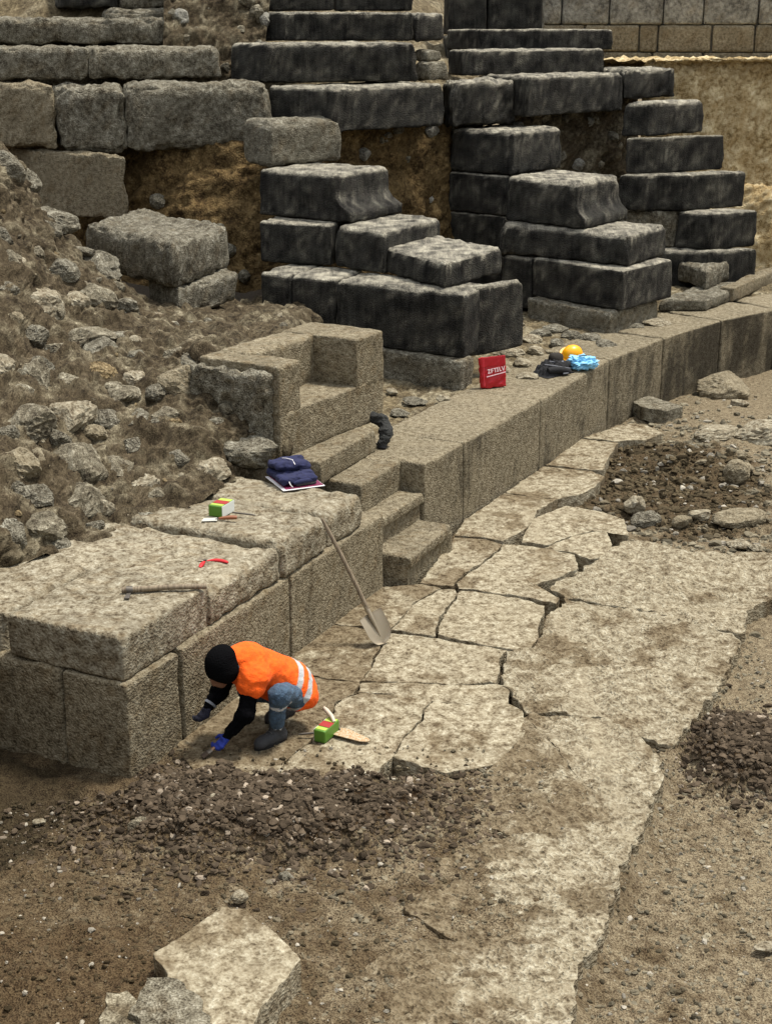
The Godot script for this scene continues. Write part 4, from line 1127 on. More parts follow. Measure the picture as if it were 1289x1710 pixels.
func build_shovel() -> void:
	var top := Vector3(-0.535, 1.075, -11.72)
	var tip := Vector3(-0.015, 0.012, -11.56)
	var d := (tip - top).normalized()
	var t := thing("shovel", "long handled shovel leaning against the coping, blade on the paving", "shovel", tip)
	var L := top.distance_to(tip)
	var hp := PackedVector3Array()
	var hr := PackedFloat32Array()
	for i in 9:
		var k := i / 8.0
		hp.append(top - tip + d * (L - 0.24) * k + Vector3(0.012, 0, 0.01) * sin(k * PI))
		hr.append(lerpf(0.017, 0.0195, k) if i > 0 else 0.013)
	put("handle", tube(hp, hr, 12), M.wood, t)
	# blade: a dished, round-pointed sheet; its width lies across the handle, facing up and to the camera
	var side := Vector3(0.80, 0.28, -0.53)
	side = (side - d * side.dot(d)).normalized()
	var nrm := d.cross(side).normalized()
	if nrm.z < 0.0:
		nrm = -nrm
	var v := PackedVector3Array()
	var idx := PackedInt32Array()
	var nu := 12
	var nv := 16
	for s in 2:
		for j in nv + 1:
			var y := float(j) / nv
			var half := 0.112 * (1.0 if y < 0.45 else sqrt(maxf(0.0, 1.0 - pow((y - 0.45) / 0.55, 2.4))))
			for i in nu + 1:
				var x := float(i) / nu * 2 - 1
				var dish := 0.028 * x * x + 0.012 * sin(y * PI) - (0.016 * exp(-x * x * 22.0) * smoothstep(0.75, 0.0, y))
				v.append(d * (-0.285 * (1.0 - y)) + side * half * x + nrm * (dish - 0.02 - 0.003 * s + 0.008))
	var m := (nu + 1) * (nv + 1)
	for s in 2:
		for j in nv:
			for i in nu:
				var a := s * m + j * (nu + 1) + i
				var q := [a, a + 1, a + nu + 2, a + nu + 1]
				if s == 0:
					idx.append_array(PackedInt32Array([q[0], q[1], q[2], q[0], q[2], q[3]]))
				else:
					idx.append_array(PackedInt32Array([q[0], q[2], q[1], q[0], q[3], q[2]]))
	for j in nv:
		for i in [0, nu]:
			var a: int = j * (nu + 1) + i
			idx.append_array(PackedInt32Array([a, a + nu + 1, a + m + nu + 1, a, a + m + nu + 1, a + m]))
	for i in nu:
		idx.append_array(PackedInt32Array([i, i + 1, i + m + 1, i, i + m + 1, i + m]))
	put("blade", finish(v, idx), M.steel, t)
	put("socket", tube(PackedVector3Array([d * -0.40, d * -0.27 + nrm * 0.004, d * -0.16 + nrm * 0.006, d * -0.07 - nrm * 0.004]), PackedFloat32Array([0.022, 0.021, 0.012, 0.003]), 12), M.steel, t)

func build_hoe() -> void:
	var a := Vector3(-1.905, 1.058, -10.12)
	var b := Vector3(-1.325, 1.05, -10.22)
	var t := thing("digging_hoe", "short wooden handled digging hoe lying on the corner pier", "hoe", a)
	put("handle", tube(PackedVector3Array([Vector3(-0.03, 0, 0.004), Vector3(0.1, 0.002, -0.012), (b - a) * 0.5 + Vector3(0, 0.006, 0), b - a]), PackedFloat32Array([0.022, 0.022, 0.02, 0.02]), 12), M.wood, t)
	var h := put("head", tube(PackedVector3Array([Vector3(0.004, 0, 0), Vector3(0.05, 0.0, -0.008)]), PackedFloat32Array([0.029, 0.028]), 12), M.dull_steel, t)
	put("blade", plate(PackedVector2Array([Vector2(-0.012, -0.02), Vector2(0.012, -0.02), Vector2(0.02, 0.12), Vector2(-0.02, 0.12)]), 0.006), M.dull_steel, h, Vector3(0.026, -0.018, 0.01))
	put("pick", tube(PackedVector3Array([Vector3(0.03, 0.0, -0.02), Vector3(0.07, -0.004, -0.07), Vector3(0.13, -0.02, -0.1)]), PackedFloat32Array([0.011, 0.009, 0.004]), 8), M.dull_steel, h)

func build_pruners() -> void:
	var t := thing("pruning_shears", "small open pruning shears with red handles on the coping", "shears", Vector3(-1.40, 1.0, -10.86))
	var red := plain(Color(0.72, 0.07, 0.1), 0.45)
	for s in [[Vector3(0, 0.012, 0), Vector3(0.09, 0.02, -0.03), Vector3(0.17, 0.012, 0.03)], [Vector3(-0.015, 0.012, 0.01), Vector3(-0.03, 0.018, 0.08), Vector3(-0.035, 0.012, 0.145)]]:
		put("handle", tube(arc(s[0], s[1], s[2], 8), PackedFloat32Array([0.008, 0.012, 0.015, 0.017, 0.018, 0.018, 0.017, 0.015, 0.01]), 10, 0.75), red, t)
	put("pivot", tube(PackedVector3Array([Vector3(-0.012, 0.004, -0.002), Vector3(-0.012, 0.026, -0.002)]), PackedFloat32Array([0.013, 0.013]), 12), M.dull_steel, t)
	put("blade", plate(PackedVector2Array([Vector2(0, -0.012), Vector2(-0.05, -0.03), Vector2(-0.085, -0.015), Vector2(-0.045, 0.0), Vector2(0, 0.01)]), 0.004), M.steel, t, Vector3(-0.005, 0.012, 0))
	put("hook", tube(arc(Vector3(-0.01, 0.012, -0.005), Vector3(-0.02, 0.014, -0.06), Vector3(-0.075, 0.012, -0.055), 5), even(6, 0.005), 8), M.steel, t)

func carton(t: Node3D, sz: Vector3, white_side := 1.0) -> void:
	var green := plain(Color(0.3, 0.47, 0.12), 0.5)
	var lime := plain(Color(0.62, 0.7, 0.28), 0.5)
	var red := plain(Color(0.58, 0.13, 0.12), 0.5)
	var white := plain(Color(0.8, 0.82, 0.8), 0.5)
	put("box", soft_box(sz, 0.006, 0.02), green, t)
	put("end_panel", soft_box(Vector3(0.004, sz.y * 0.97, sz.z * 0.97), 0.0015, 0.02), white, t, Vector3(white_side * sz.x / 2, sz.y * 0.015, 0))
	put("printed_band", soft_box(Vector3(sz.x * 0.9, 0.002, sz.z * 0.26), 0.0008, 0.02), lime, t, Vector3(0, sz.y, -sz.z * 0.33))
	put("printed_band", soft_box(Vector3(sz.x * 0.96, 0.0025, sz.z * 0.36), 0.0008, 0.02), red, t, Vector3(0, sz.y, 0))
	put("printed_band", soft_box(Vector3(sz.x * 0.9, 0.002, sz.z * 0.18), 0.0008, 0.02), lime, t, Vector3(0, sz.y, sz.z * 0.32))

func build_trowels() -> void:
	# upper pair, on the coping
	var t := thing("carton", "small green, red and white carton on the coping beside a wooden handled trowel", "carton", Vector3(-1.40, 1.035, -11.98))
	t.rotation.y = -0.4
	carton(t, Vector3(0.13, 0.10, 0.22))
	t = thing("chisel", "thin grey metal bar sticking out behind the upper carton", "chisel", Vector3(-1.30, 1.05, -11.90))
	put("shaft", tube(PackedVector3Array([Vector3(0.0, 0.02, 0), Vector3(0.17, 0.01, 0.03)]), PackedFloat32Array([0.008, 0.008]), 8), M.dull_steel, t)
	put("tip", tube(PackedVector3Array([Vector3(0.17, 0.01, 0.03), Vector3(0.2, 0.005, 0.035)]), PackedFloat32Array([0.009, 0.004]), 8), M.dull_steel, t)
	t = thing("trowel", "small trowel with a brown wooden handle before the upper carton", "trowel", Vector3(-1.40, 1.04, -11.76))
	put("handle", tube(PackedVector3Array([Vector3(0.0, 0.022, 0), Vector3(0.05, 0.026, -0.005), Vector3(0.11, 0.028, -0.012), Vector3(0.15, 0.026, -0.018)]), PackedFloat32Array([0.010, 0.016, 0.018, 0.015]), 10), plain(Color(0.5, 0.3, 0.18), 0.6), t)
	put("blade", plate(PackedVector2Array([Vector2(-0.02, -0.045), Vector2(-0.13, -0.03), Vector2(-0.14, 0.05), Vector2(-0.01, 0.035)]), 0.004), plain(Color(0.78, 0.78, 0.74), 0.45, 0.3), t, Vector3(0, 0.012, 0))
	put("tang", tube(PackedVector3Array([Vector3(-0.03, 0.015, 0), Vector3(0.0, 0.022, 0)]), PackedFloat32Array([0.006, 0.007]), 8), M.dull_steel, t)
	# lower pair, on the paving by the person
	t = thing("carton", "green carton with a red stripe standing on the paving by the crack", "carton", Vector3(-0.435, 0.012, -9.84))
	t.rotation = Vector3(0.06, -0.5, 0.0)
	carton(t, Vector3(0.095, 0.10, 0.21), -1.0)
	t = thing("trowel", "rusty long bladed trowel lying on the paving behind the lower carton", "trowel", Vector3(-0.33, 0.018, -9.86))
	put("blade", plate(PackedVector2Array([Vector2(-0.06, 0.03), Vector2(0.0, -0.075), Vector2(0.05, -0.06), Vector2(0.2, 0.09), Vector2(0.215, 0.125), Vector2(0.19, 0.145), Vector2(0.14, 0.14)]), 0.005), M.rust, t, Vector3(0, 0.01, 0))
	put("tang", tube(PackedVector3Array([Vector3(-0.01, 0.016, -0.04), Vector3(-0.05, 0.06, -0.05), Vector3(-0.07, 0.11, -0.06)]), even(3, 0.007), 8), M.dull_steel, t)
	put("handle", tube(PackedVector3Array([Vector3(-0.05, 0.10, 0.0), Vector3(-0.07, 0.125, -0.045), Vector3(-0.11, 0.14, -0.11), Vector3(-0.13, 0.145, -0.145)]), PackedFloat32Array([0.012, 0.016, 0.018, 0.013]), 10), plain(Color(0.74, 0.7, 0.62), 0.6), t)
	t = thing("chisel", "thin grey metal rod poking out left of the lower carton", "chisel", Vector3(-0.6, 0.015, -9.83))
	put("shaft", tube(PackedVector3Array([Vector3(-0.02, 0.02, 0), Vector3(0.12, 0.03, -0.01)]), PackedFloat32Array([0.009, 0.009]), 8), M.dull_steel, t)
	put("tip", tube(PackedVector3Array([Vector3(-0.045, 0.018, 0.002), Vector3(-0.02, 0.02, 0)]), PackedFloat32Array([0.004, 0.01]), 8), M.dull_steel, t)

func drape(sz: Vector2, hgt: float, sd: float, fold: float, lift: Callable) -> ArrayMesh:
	# a heap of cloth about its base centre: folds run along x, the hem turns under
	var n := 44
	var v := PackedVector3Array()
	var col := PackedColorArray()
	for j in n + 1:
		for i in n + 1:
			var x := float(i) / n * 2 - 1
			var z := float(j) / n * 2 - 1
			var sq := pow(pow(absf(x), 5.0) + pow(absf(z), 5.0), 0.2)
			var edge := smoothstep(1.0, 0.72, sq)
			var p := Vector2(x * sz.x, z * sz.y) / 2.0
			var wr := fold * (sin(p.y * 46.0 + 5.0 * na.get_noise_2d(p.x * 7 + sd, p.y * 7)) * 0.5 + 1.6 * na.get_noise_2d(p.x * 9.0 + sd, p.y * 16.0) + nb.get_noise_2d(p.x * 5.0 + sd, p.y * 7.0))
			var y: float = edge * (hgt * lift.call(x, z) + wr)
			p *= 1.0 + 0.06 * na.get_noise_2d(x * 2 + sd, z * 2)
			v.append(Vector3(p.x, maxf(y, 0.0), p.y))
			col.append(Color.WHITE)
	var idx := PackedInt32Array()
	for j in n:
		for i in n:
			var a := j * (n + 1) + i
			idx.append_array(PackedInt32Array([a, a + n + 1, a + n + 2, a, a + n + 2, a + 1]))
	return finish(v, idx, col)

func build_clothes() -> void:
	var navy := cloth(Color(0.105, 0.125, 0.27), M.cloth_relief)
	var black := cloth(Color(0.065, 0.07, 0.08), M.cloth_relief)
	var white := plain(Color(0.85, 0.84, 0.84), 0.6)
	# folder and jacket
	var t := thing("document_folder", "white and maroon folder lying under the folded navy jacket", "folder", Vector3(-0.83, 1.035, -12.9))
	t.rotation.y = 0.42
	put("cover", soft_box(Vector3(0.40, 0.008, 0.48), 0.003, 0.03), white, t)
	put("sheet", soft_box(Vector3(0.36, 0.006, 0.45), 0.002, 0.03), plain(Color(0.42, 0.12, 0.26), 0.5), t, Vector3(0.01, 0.0085, 0))
	t = thing("navy_jacket", "navy blue jacket folded on the folder upon the coping", "jacket", Vector3(-0.84, 1.052, -12.92))
	t.rotation.y = 0.42
	var lay := []
	for k in 5:
		lay.append([Vector3(-0.15, 0.042, -0.185 + 0.088 * k), Vector3(0.155 - 0.01 * k, 0.05, -0.19 + 0.09 * k), 0.044, 0.05])
	put("body", sdf_mesh(lay, 0.009, 0.05, func(p): return Color.WHITE * (0.9 + 0.4 * nb.get_noise_3dv(p * 3.0)), [], 0.018, Vector3(3, 6, 5)), navy, t)
	lay = []
	for k in 3:
		lay.append([Vector3(-0.15, 0.118 + 0.01 * k, -0.18 + 0.085 * k), Vector3(0.13, 0.125 - 0.008 * k, -0.19 + 0.09 * k), 0.042, 0.046])
	put("folded_back", sdf_mesh(lay, 0.009, 0.05, func(p): return Color.WHITE * (0.9 + 0.4 * nb.get_noise_3dv(p * 3.0)), [], 0.016, Vector3(3, 6, 5)), navy, t)
	put("piping", tube(PackedVector3Array([Vector3(-0.06, 0.155, -0.2), Vector3(-0.03, 0.172, -0.12), Vector3(0.0, 0.178, -0.03), Vector3(0.0, 0.15, 0.04)]), even(4, 0.004), 6), white, t)
	put("collar", tube(arc(Vector3(-0.08, 0.03, 0.215), Vector3(0.02, 0.06, 0.235), Vector3(0.15, 0.03, 0.18), 8), PackedFloat32Array([0.012, 0.018, 0.021, 0.022, 0.022, 0.022, 0.021, 0.018, 0.012]), 10), navy, t)
	put("lining", soft_box(Vector3(0.2, 0.03, 0.05), 0.012, 0.015, 0.004, 2.0), cloth(Color(0.24, 0.24, 0.25), M.cloth_relief), t, Vector3(0.04, 0.0, 0.2))
	put("drawcord", tube(arc(Vector3(-0.12, 0.05, 0.2), Vector3(-0.13, 0.03, 0.25), Vector3(-0.1, 0.004, 0.235), 6), even(7, 0.005), 6), white, t)
	# dark sleeve hanging from the plinth
	t = thing("black_jacket", "dark quilted sleeve of a jacket hanging over the plinth end", "jacket", Vector3(-0.1, 1.07, -14.8))
	var sb := []
	var pts := [Vector3(-0.2, 0.03, -0.22), Vector3(-0.12, 0.045, -0.17), Vector3(-0.03, 0.05, -0.11), Vector3(0.05, 0.03, -0.06), Vector3(0.09, -0.03, -0.02), Vector3(0.10, -0.08, 0.03), Vector3(0.09, -0.13, 0.07), Vector3(0.06, -0.18, 0.10)]
	for k in 7:
		sb.append([pts[k], pts[k + 1], [0.03, 0.055, 0.06, 0.075, 0.07, 0.078, 0.065][k], [0.045, 0.05, 0.07, 0.062, 0.075, 0.06, 0.052][k]])
	put("sleeve", sdf_mesh(sb, 0.009, 0.012, func(p): return Color.WHITE * (0.8 + 0.6 * nb.get_noise_3dv(p * 5.0)), [], 0.02, Vector3(6, 12, 6)), cloth(Color(0.17, 0.175, 0.165), M.cloth_relief, 2.0), t)
	put("cuff", tube(PackedVector3Array([Vector3(0.06, -0.2, 0.11), Vector3(0.055, -0.225, 0.125)]), PackedFloat32Array([0.05, 0.046]), 16, 0.8), black, t)
	# red bag
	t = thing("red_bag", "red carrier bag with white lettering standing against the pier", "bag", Vector3(1.29, 0.845, -17.38))
	t.rotation = Vector3(-0.1, 0.28, 0.05)
	var red := plain(Color(0.66, 0.03, 0.1), 0.35)
	red.vertex_color_use_as_albedo = true
	put("body", soft_box(Vector3(0.32, 0.37, 0.09), 0.03, 0.018, 0.012, 4.0), red, t)
	put("flap", soft_box(Vector3(0.31, 0.12, 0.012), 0.005, 0.02, 0.003, 1.0), red, t, Vector3(0.0, 0.262, 0.046))
	put("seam", tube(PackedVector3Array([Vector3(-0.125, 0.03, 0.05), Vector3(-0.13, 0.2, 0.054), Vector3(-0.12, 0.36, 0.05)]), even(3, 0.004), 6), plain(Color(0.85, 0.25, 0.3), 0.4), t)
	var tm := TextMesh.new()
	var sf := SystemFont.new()
	sf.font_names = PackedStringArray(["Droid Sans"])
	sf.font_weight = 700
	tm.font = sf
	tm.text = "ZFTILV"
	tm.font_size = 32
	tm.pixel_size = 0.0022
	tm.depth = 0.004
	var lt := put("lettering", tm, plain(Color(0.95, 0.85, 0.86), 0.5), t, Vector3(0.03, 0.215, 0.056))
	lt.rotation.z = 0.1
	put("underline", soft_box(Vector3(0.25, 0.012, 0.004), 0.002, 0.02), plain(Color(0.95, 0.8, 0.82), 0.5), t, Vector3(0.03, 0.155, 0.055)).rotation.z = 0.14
	# black jacket heap with a cap on it
	t = thing("black_jacket", "black jacket with grey piping heaped on the podium beside the blue bag", "jacket", Vector3(2.07, 0.845, -18.15))
	t.rotation.y = 0.75
	put("body", drape(Vector2(0.5, 0.34), 0.12, 13.0, 0.022, func(x, z): return 0.8 + 0.35 * sin(x * 2.5 + 1.0)), black, t)
	put("sleeve", tube(arc(Vector3(0.05, 0.06, 0.03), Vector3(0.2, 0.12, 0.1), Vector3(0.3, 0.05, 0.02), 9), PackedFloat32Array([0.05, 0.052, 0.056, 0.054, 0.057, 0.052, 0.055, 0.05, 0.048, 0.04]), 14), black, t)
	put("sleeve", tube(arc(Vector3(-0.18, 0.07, 0.1), Vector3(-0.02, 0.09, 0.16), Vector3(0.12, 0.03, 0.2), 9), PackedFloat32Array([0.04, 0.042, 0.046, 0.044, 0.047, 0.042, 0.045, 0.04, 0.038, 0.03]), 14), black, t)
	var grey := plain(Color(0.36, 0.37, 0.4), 0.5)
	put("piping", tube(arc(Vector3(-0.16, 0.135, 0.02), Vector3(-0.05, 0.12, 0.13), Vector3(0.12, 0.075, 0.2), 8), even(9, 0.007), 6), grey, t)
	put("piping", tube(arc(Vector3(-0.02, 0.03, 0.21), Vector3(0.05, 0.03, 0.23), Vector3(0.13, 0.02, 0.2), 6), even(7, 0.01), 6), grey, t)
	t = thing("dark_cap", "dark brown cap resting on the black heaped jacket", "cap", Vector3(2.13, 0.965, -18.27))
	put("crown", sdf_mesh([[Vector3(-0.03, 0.05, 0), Vector3(0.04, 0.055, -0.02), 0.062, 0.058], [Vector3(0, 0.02, 0), Vector3(0.02, 0.02, 0), 0.07, 0.07]], 0.01, 0.03, func(_p): return Color.WHITE), cloth(Color(0.13, 0.115, 0.09), M.cloth_relief), t)
	put("brim", plate(PackedVector2Array([Vector2(-0.09, 0.03), Vector2(-0.08, 0.1), Vector2(0.0, 0.14), Vector2(0.09, 0.11), Vector2(0.1, 0.03)]), 0.008), grey, t, Vector3(0, 0.015, 0))
	# helmet
	t = thing("safety_helmet", "yellow safety helmet tipped on its side on the podium", "helmet", Vector3(2.42, 0.845, -18.95))
	t.rotation = Vector3(0.0, 0.5, 0.0)
	var yellow := plain(Color(0.93, 0.66, 0.03), 0.35)
	var dome := SphereMesh.new()
	dome.radius = 0.13
	dome.height = 0.14
	dome.is_hemisphere = true
	dome.radial_segments = 40
	dome.rings = 16
	var tilt := Basis.from_euler(Vector3(0.5, 0, 0.1))
	var hs := put("shell", dome, yellow, t, Vector3(0, 0.06, 0))
	hs.basis = tilt * Basis.from_scale(Vector3(1.12, 1.0, 0.92))
	var ring := PackedVector2Array()
	for k in 28:
		var a := TAU * k / 28
		ring.append(Vector2(cos(a) * 0.165, sin(a) * (0.16 + 0.05 * maxf(0.0, sin(a)))))
	put("brim", plate(ring, 0.006), yellow, t, Vector3(0, 0.057, 0)).basis = tilt
	put("ridge", tube(arc(Vector3(0, 0.125, -0.13), Vector3(0, 0.23, -0.02), Vector3(0.0, 0.09, 0.11), 10), even(11, 0.014), 8), yellow, t)
	put("strap", tube(arc(Vector3(0.10, 0.15, 0.0), Vector3(0.15, 0.02, 0.12), Vector3(-0.05, 0.05, 0.155), 10), even(11, 0.012), 8, 0.5), plain(Color(0.08, 0.06, 0.05), 0.7), t)
	# blue plastic bag
	t = thing("plastic_bag", "crumpled light blue plastic bag at the podium edge", "bag", Vector3(2.47, 0.845, -18.35))
	var film := plain(Color(0.55, 0.8, 0.93), 0.22)
	film.backlight = Color(0.35, 0.5, 0.6)
	film.vertex_color_use_as_albedo = true
	put("body", crumple(0.2, 0.75, 77), film, t, Vector3(0, 0.09, 0))
	put("handle", crumple(0.08, 0.6, 78), film, t, Vector3(0.14, 0.06, -0.03))
	put("print", soft_box(Vector3(0.1, 0.004, 0.014), 0.002, 0.02), plain(Color(0.1, 0.12, 0.2), 0.5), t, Vector3(-0.0, 0.195, 0.08)).rotation = Vector3(1.0, 0, 0.2)

func crumple(r: float, flat: float, sd: int) -> ArrayMesh:
	var L := lattice(11, 11, 11)
	var v := PackedVector3Array()
	var col := PackedColorArray()
	for p in L.p:
		var s := (Vector3(p) / 11.0 * 2.0 - Vector3.ONE).normalized()
		var k := 1.0 + 0.4 * absf(nc.get_noise_3dv(s * 0.9 + Vector3.ONE * sd)) + 0.45 * na.get_noise_3dv(s * 1.1 + Vector3.ONE * sd) + 0.2 * nb.get_noise_3dv(s * 0.4 + Vector3.ONE * sd)
		v.append(Vector3(s.x, s.y * flat * 0.62, s.z * 0.8) * r * (k - 0.15))
		col.append(Color.WHITE)
	return facet(v, L.i, col)

# ------------------------------------------------------------------ the person
func hand_bones(wr: Vector3, fw: Vector3, across: Vector3, curl: Vector3, thumb_side: float) -> Array:
	# wrist, direction of the fingers, direction across the palm, direction the fingers curl to
	var b := [[wr, wr + fw * 0.03, 0.026, 0.028]]
	for k in 4:
		var o: float = (k - 1.5) * 0.019
		var root := wr + fw * 0.085 + across * o
		var ln: float = [0.068, 0.078, 0.072, 0.056][k]
		b.append([wr + fw * 0.02 + across * o * 0.7, root, 0.017, 0.0125])
		var k1 := root + (fw * 0.8 + curl * 0.6).normalized() * ln * 0.5
		var k2 := k1 + (fw * 0.15 + curl).normalized() * ln * 0.38
		var k3 := k2 + (fw * -0.55 + curl * 0.8).normalized() * ln * 0.3
		b.append([root, k1, 0.0112, 0.0102])
		b.append([k1, k2, 0.0102, 0.0095])
		b.append([k2, k3, 0.0095, 0.0085])
	var tb := wr + fw * 0.025 + across * 0.03 * thumb_side
	var t1 := tb + (fw * 0.6 + across * 0.7 * thumb_side + curl * 0.4).normalized() * 0.04
	b.append([tb, t1, 0.0145, 0.012])
	b.append([t1, t1 + (fw * 0.7 + curl * 0.7).normalized() * 0.032, 0.0115, 0.0095])
	return b

func build_person() -> void:
	var base := Vector3(-0.85, 0.0, -9.85)
	var t := thing("person", "person in orange safety vest, black beanie and jeans crouching by the wall", "person", base)
	var J := {}
	for k in JOINTS:
		J[k] = v3(JOINTS[k]) - base
	var white := func(_p): return Color.WHITE
	var fwd := Vector3(-0.72, 0, 0.69)
	var left := Vector3(0.69, 0, 0.72)
	var look := Vector3(-0.58, -0.66, 0.47).normalized()      # the face is turned down to the hands
	var hd: Vector3 = J.head
	var hside := left
	var hup := look.cross(hside).normalized()
	if hup.y < 0:
		hup = -hup
	# body
	var skin := plain(Color(0.5, 0.36, 0.28), 0.6)
	skin.vertex_color_use_as_albedo = true
	var bones := [
		[hd - look * 0.02, hd - look * 0.02 + hup * 0.045, 0.088, 0.085], [hd + look * 0.035 - hup * 0.05, hd + look * 0.03, 0.058, 0.07],
		[hd + look * 0.095 - hup * 0.005, hd + look * 0.108 - hup * 0.035, 0.010, 0.015], [hd + look * 0.07 - hup * 0.095, hd + look * 0.05 - hup * 0.08, 0.028, 0.035],
		[hd + look * 0.088 - hup * 0.06 - hside * 0.018, hd + look * 0.088 - hup * 0.06 + hside * 0.018, 0.009, 0.009],
		[J.neck, hd - look * 0.03 - hup * 0.05, 0.056, 0.054], [J.pel, J.chest, 0.13, 0.14], [J.chest, J.neck, 0.12, 0.06],
		[J.lsh, J.lelb, 0.045, 0.038], [J.lelb, J.lwri, 0.036, 0.026], [J.rsh, J.relb, 0.045, 0.038], [J.relb, J.rwri, 0.036, 0.026],
		[J.chest, J.lsh, 0.08, 0.05], [J.chest, J.rsh, 0.08, 0.05],
		[J.lhip, J.lknee, 0.068, 0.05], [J.lknee, J.lank, 0.048, 0.035], [J.rhip, J.rknee, 0.068, 0.05], [J.rknee, J.rank, 0.048, 0.035]]
	for s in [-1, 1]:
		bones.append([hd + hside * 0.084 * s - hup * 0.02, hd + hside * 0.092 * s + hup * 0.015, 0.012, 0.014])
	put("body", sdf_mesh(bones, 0.014, 0.03, white), skin, t)
	var dark := plain(Color(0.06, 0.04, 0.03), 0.4)
	for s in [-1, 1]:
		put("eye", tube(PackedVector3Array([hd + look * 0.082 + hside * 0.032 * s + hup * 0.005, hd + look * 0.088 + hside * 0.032 * s + hup * 0.005]), PackedFloat32Array([0.011, 0.007]), 10), dark, t)
	# beanie
	var wool := cloth(Color(0.05, 0.05, 0.055), M.cloth_relief, 1.2)
	wool.metallic_specular = 0.1
	put("beanie", sdf_mesh([[hd - look * 0.025, hd - look * 0.04 + hup * 0.05, 0.118, 0.108], [hd - look * 0.09 + hup * 0.06, hd - look * 0.03, 0.08, 0.112]], 0.009, 0.05, white, [[hd + look * 0.075 - hup * 0.01, (look - hup * 0.45).normalized()]]), wool, t)
	# black jacket
	var jk := cloth(Color(0.05, 0.05, 0.058), M.cloth_relief, 1.0)
	jk.metallic_specular = 0.1
	put("jacket", sdf_mesh([[J.pel, J.chest, 0.155, 0.15], [J.chest, J.lsh, 0.11, 0.085], [J.chest, J.rsh, 0.11, 0.085], [J.lsh, J.lelb, 0.075, 0.062], [J.lelb, J.lwri, 0.06, 0.042], [J.rsh, J.relb, 0.075, 0.062], [J.relb, J.rwri, 0.06, 0.042], [J.chest, J.neck, 0.11, 0.075]], 0.011, 0.045, func(p): return Color.WHITE * (0.9 + 0.4 * nb.get_noise_3dv(p * 4.0)), [], 0.014, Vector3(5, 9, 5)), jk, t)
	var collar := PackedVector3Array()
	var nk: Vector3 = J.neck + look * 0.03
	for k in 13:
		var a := PI * (k / 12.0) * 1.5 - 0.8
		collar.append(nk + hside * cos(a) * 0.082 - look * 0.01 + hup * sin(a) * 0.07)
	put("collar", tube(collar, even(13, 0.02), 10), cloth(Color(0.2, 0.21, 0.23), M.cloth_relief), t)
	# vest with two reflective bands
	var sp: Vector3 = (J.chest - J.pel).normalized()
	var vest := func(p: Vector3) -> Color:
		var s: float = (p - J.pel).dot(sp)
		if absf(s + 0.055) < 0.024 or absf(s - 0.045) < 0.024:
			return Color(0.4, 0.41, 0.41)
		return Color(1.0, 0.125, 0.004) * (0.86 + 0.25 * nb.get_noise_3dv(p * 3.0))
	var vm := cloth(Color(1, 1, 1), M.cloth_relief, 0.6)
	var hipl: Vector3 = J.lhip + Vector3(0.03, -0.01, 0.0)
	put("safety_vest", sdf_mesh([[J.pel + Vector3(0.02, -0.02, -0.02), J.chest, 0.178, 0.168], [J.chest, J.lsh - left * 0.03, 0.13, 0.105], [J.chest, J.rsh + left * 0.03, 0.13, 0.105], [hipl, J.pel, 0.13, 0.17], [J.lsh, J.lsh.lerp(J.lelb, 0.16), 0.122, 0.108], [J.rhip, J.pel, 0.12, 0.16], [J.chest, J.neck - fwd * 0.02, 0.13, 0.085]], 0.0085, 0.05, vest,
		[[J.neck + fwd * 0.045, (fwd + Vector3(0, 0.12, 0)).normalized()], [J.lhip + Vector3(0.0, -0.10, 0), Vector3(0.1, -1, 0.0).normalized()]], 0.016, Vector3(2.2, 3.0, 2.2)), vm, t)
	# jeans
	var sh: Vector3 = (J.lank - J.lknee)
	var jean := func(p: Vector3) -> Color:
		var s: float = (p - J.lknee).dot(sh) / sh.length_squared()
		var near: bool = (p - (J.lknee + sh * s)).length() < 0.1
		if near and (absf(s - 0.27) < 0.04 or s > 0.86):
			return Color(0.5, 0.52, 0.53)
		return Color(0.05, 0.09, 0.14) * (0.95 + 0.5 * nb.get_noise_3dv(p * 3.5))
	put("jeans", sdf_mesh([[J.lhip, J.lknee, 0.1, 0.078], [J.lknee, J.lank + Vector3(0, 0.03, 0), 0.074, 0.056], [J.rhip, J.rknee, 0.1, 0.075], [J.rknee, J.rank + Vector3(0, 0.03, 0), 0.07, 0.056], [J.lhip, J.rhip, 0.13, 0.13]], 0.011, 0.035, jean, [], 0.014, Vector3(4, 9, 4)), cloth(Color.WHITE, M.cloth_relief, 1.2), t)
	# boots
	var leather := cloth(Color(0.2, 0.205, 0.21), M.cloth_relief, 0.8)
	for s in [[J.lank, fwd], [J.rank, (fwd + Vector3(0.15, 0, -0.1)).normalized()]]:
		var an: Vector3 = s[0]
		var f: Vector3 = s[1]
		var fl := Vector3(an.x, 0.045, an.z)
		var sd := f.cross(Vector3.UP)
		var bt := put("boot", sdf_mesh([[an + Vector3(0, 0.045, 0), fl - f * 0.03 + Vector3(0, 0.02, 0), 0.056, 0.052], [fl - f * 0.04, fl + f * 0.07, 0.046, 0.042], [fl + f * 0.05 + Vector3(0, 0.012, 0), fl + f * 0.155 - Vector3(0, 0.004, 0), 0.048, 0.042], [fl + f * 0.13 + sd * 0.012, fl + f * 0.165 - sd * 0.012, 0.04, 0.039]], 0.008, 0.03, white, [[Vector3(0, 0.018, 0), Vector3.DOWN]]), leather, t)
		var sole := PackedVector2Array()
		for k in 22:
			var a := TAU * k / 22
			var q := fl + f * (0.055 + cos(a) * 0.152) + sd * sin(a) * (0.05 + 0.006 * cos(a))
			sole.append(Vector2(q.x, q.z))
		put("sole", plate(sole, 0.024), plain(Color(0.05, 0.05, 0.05), 0.8), bt)
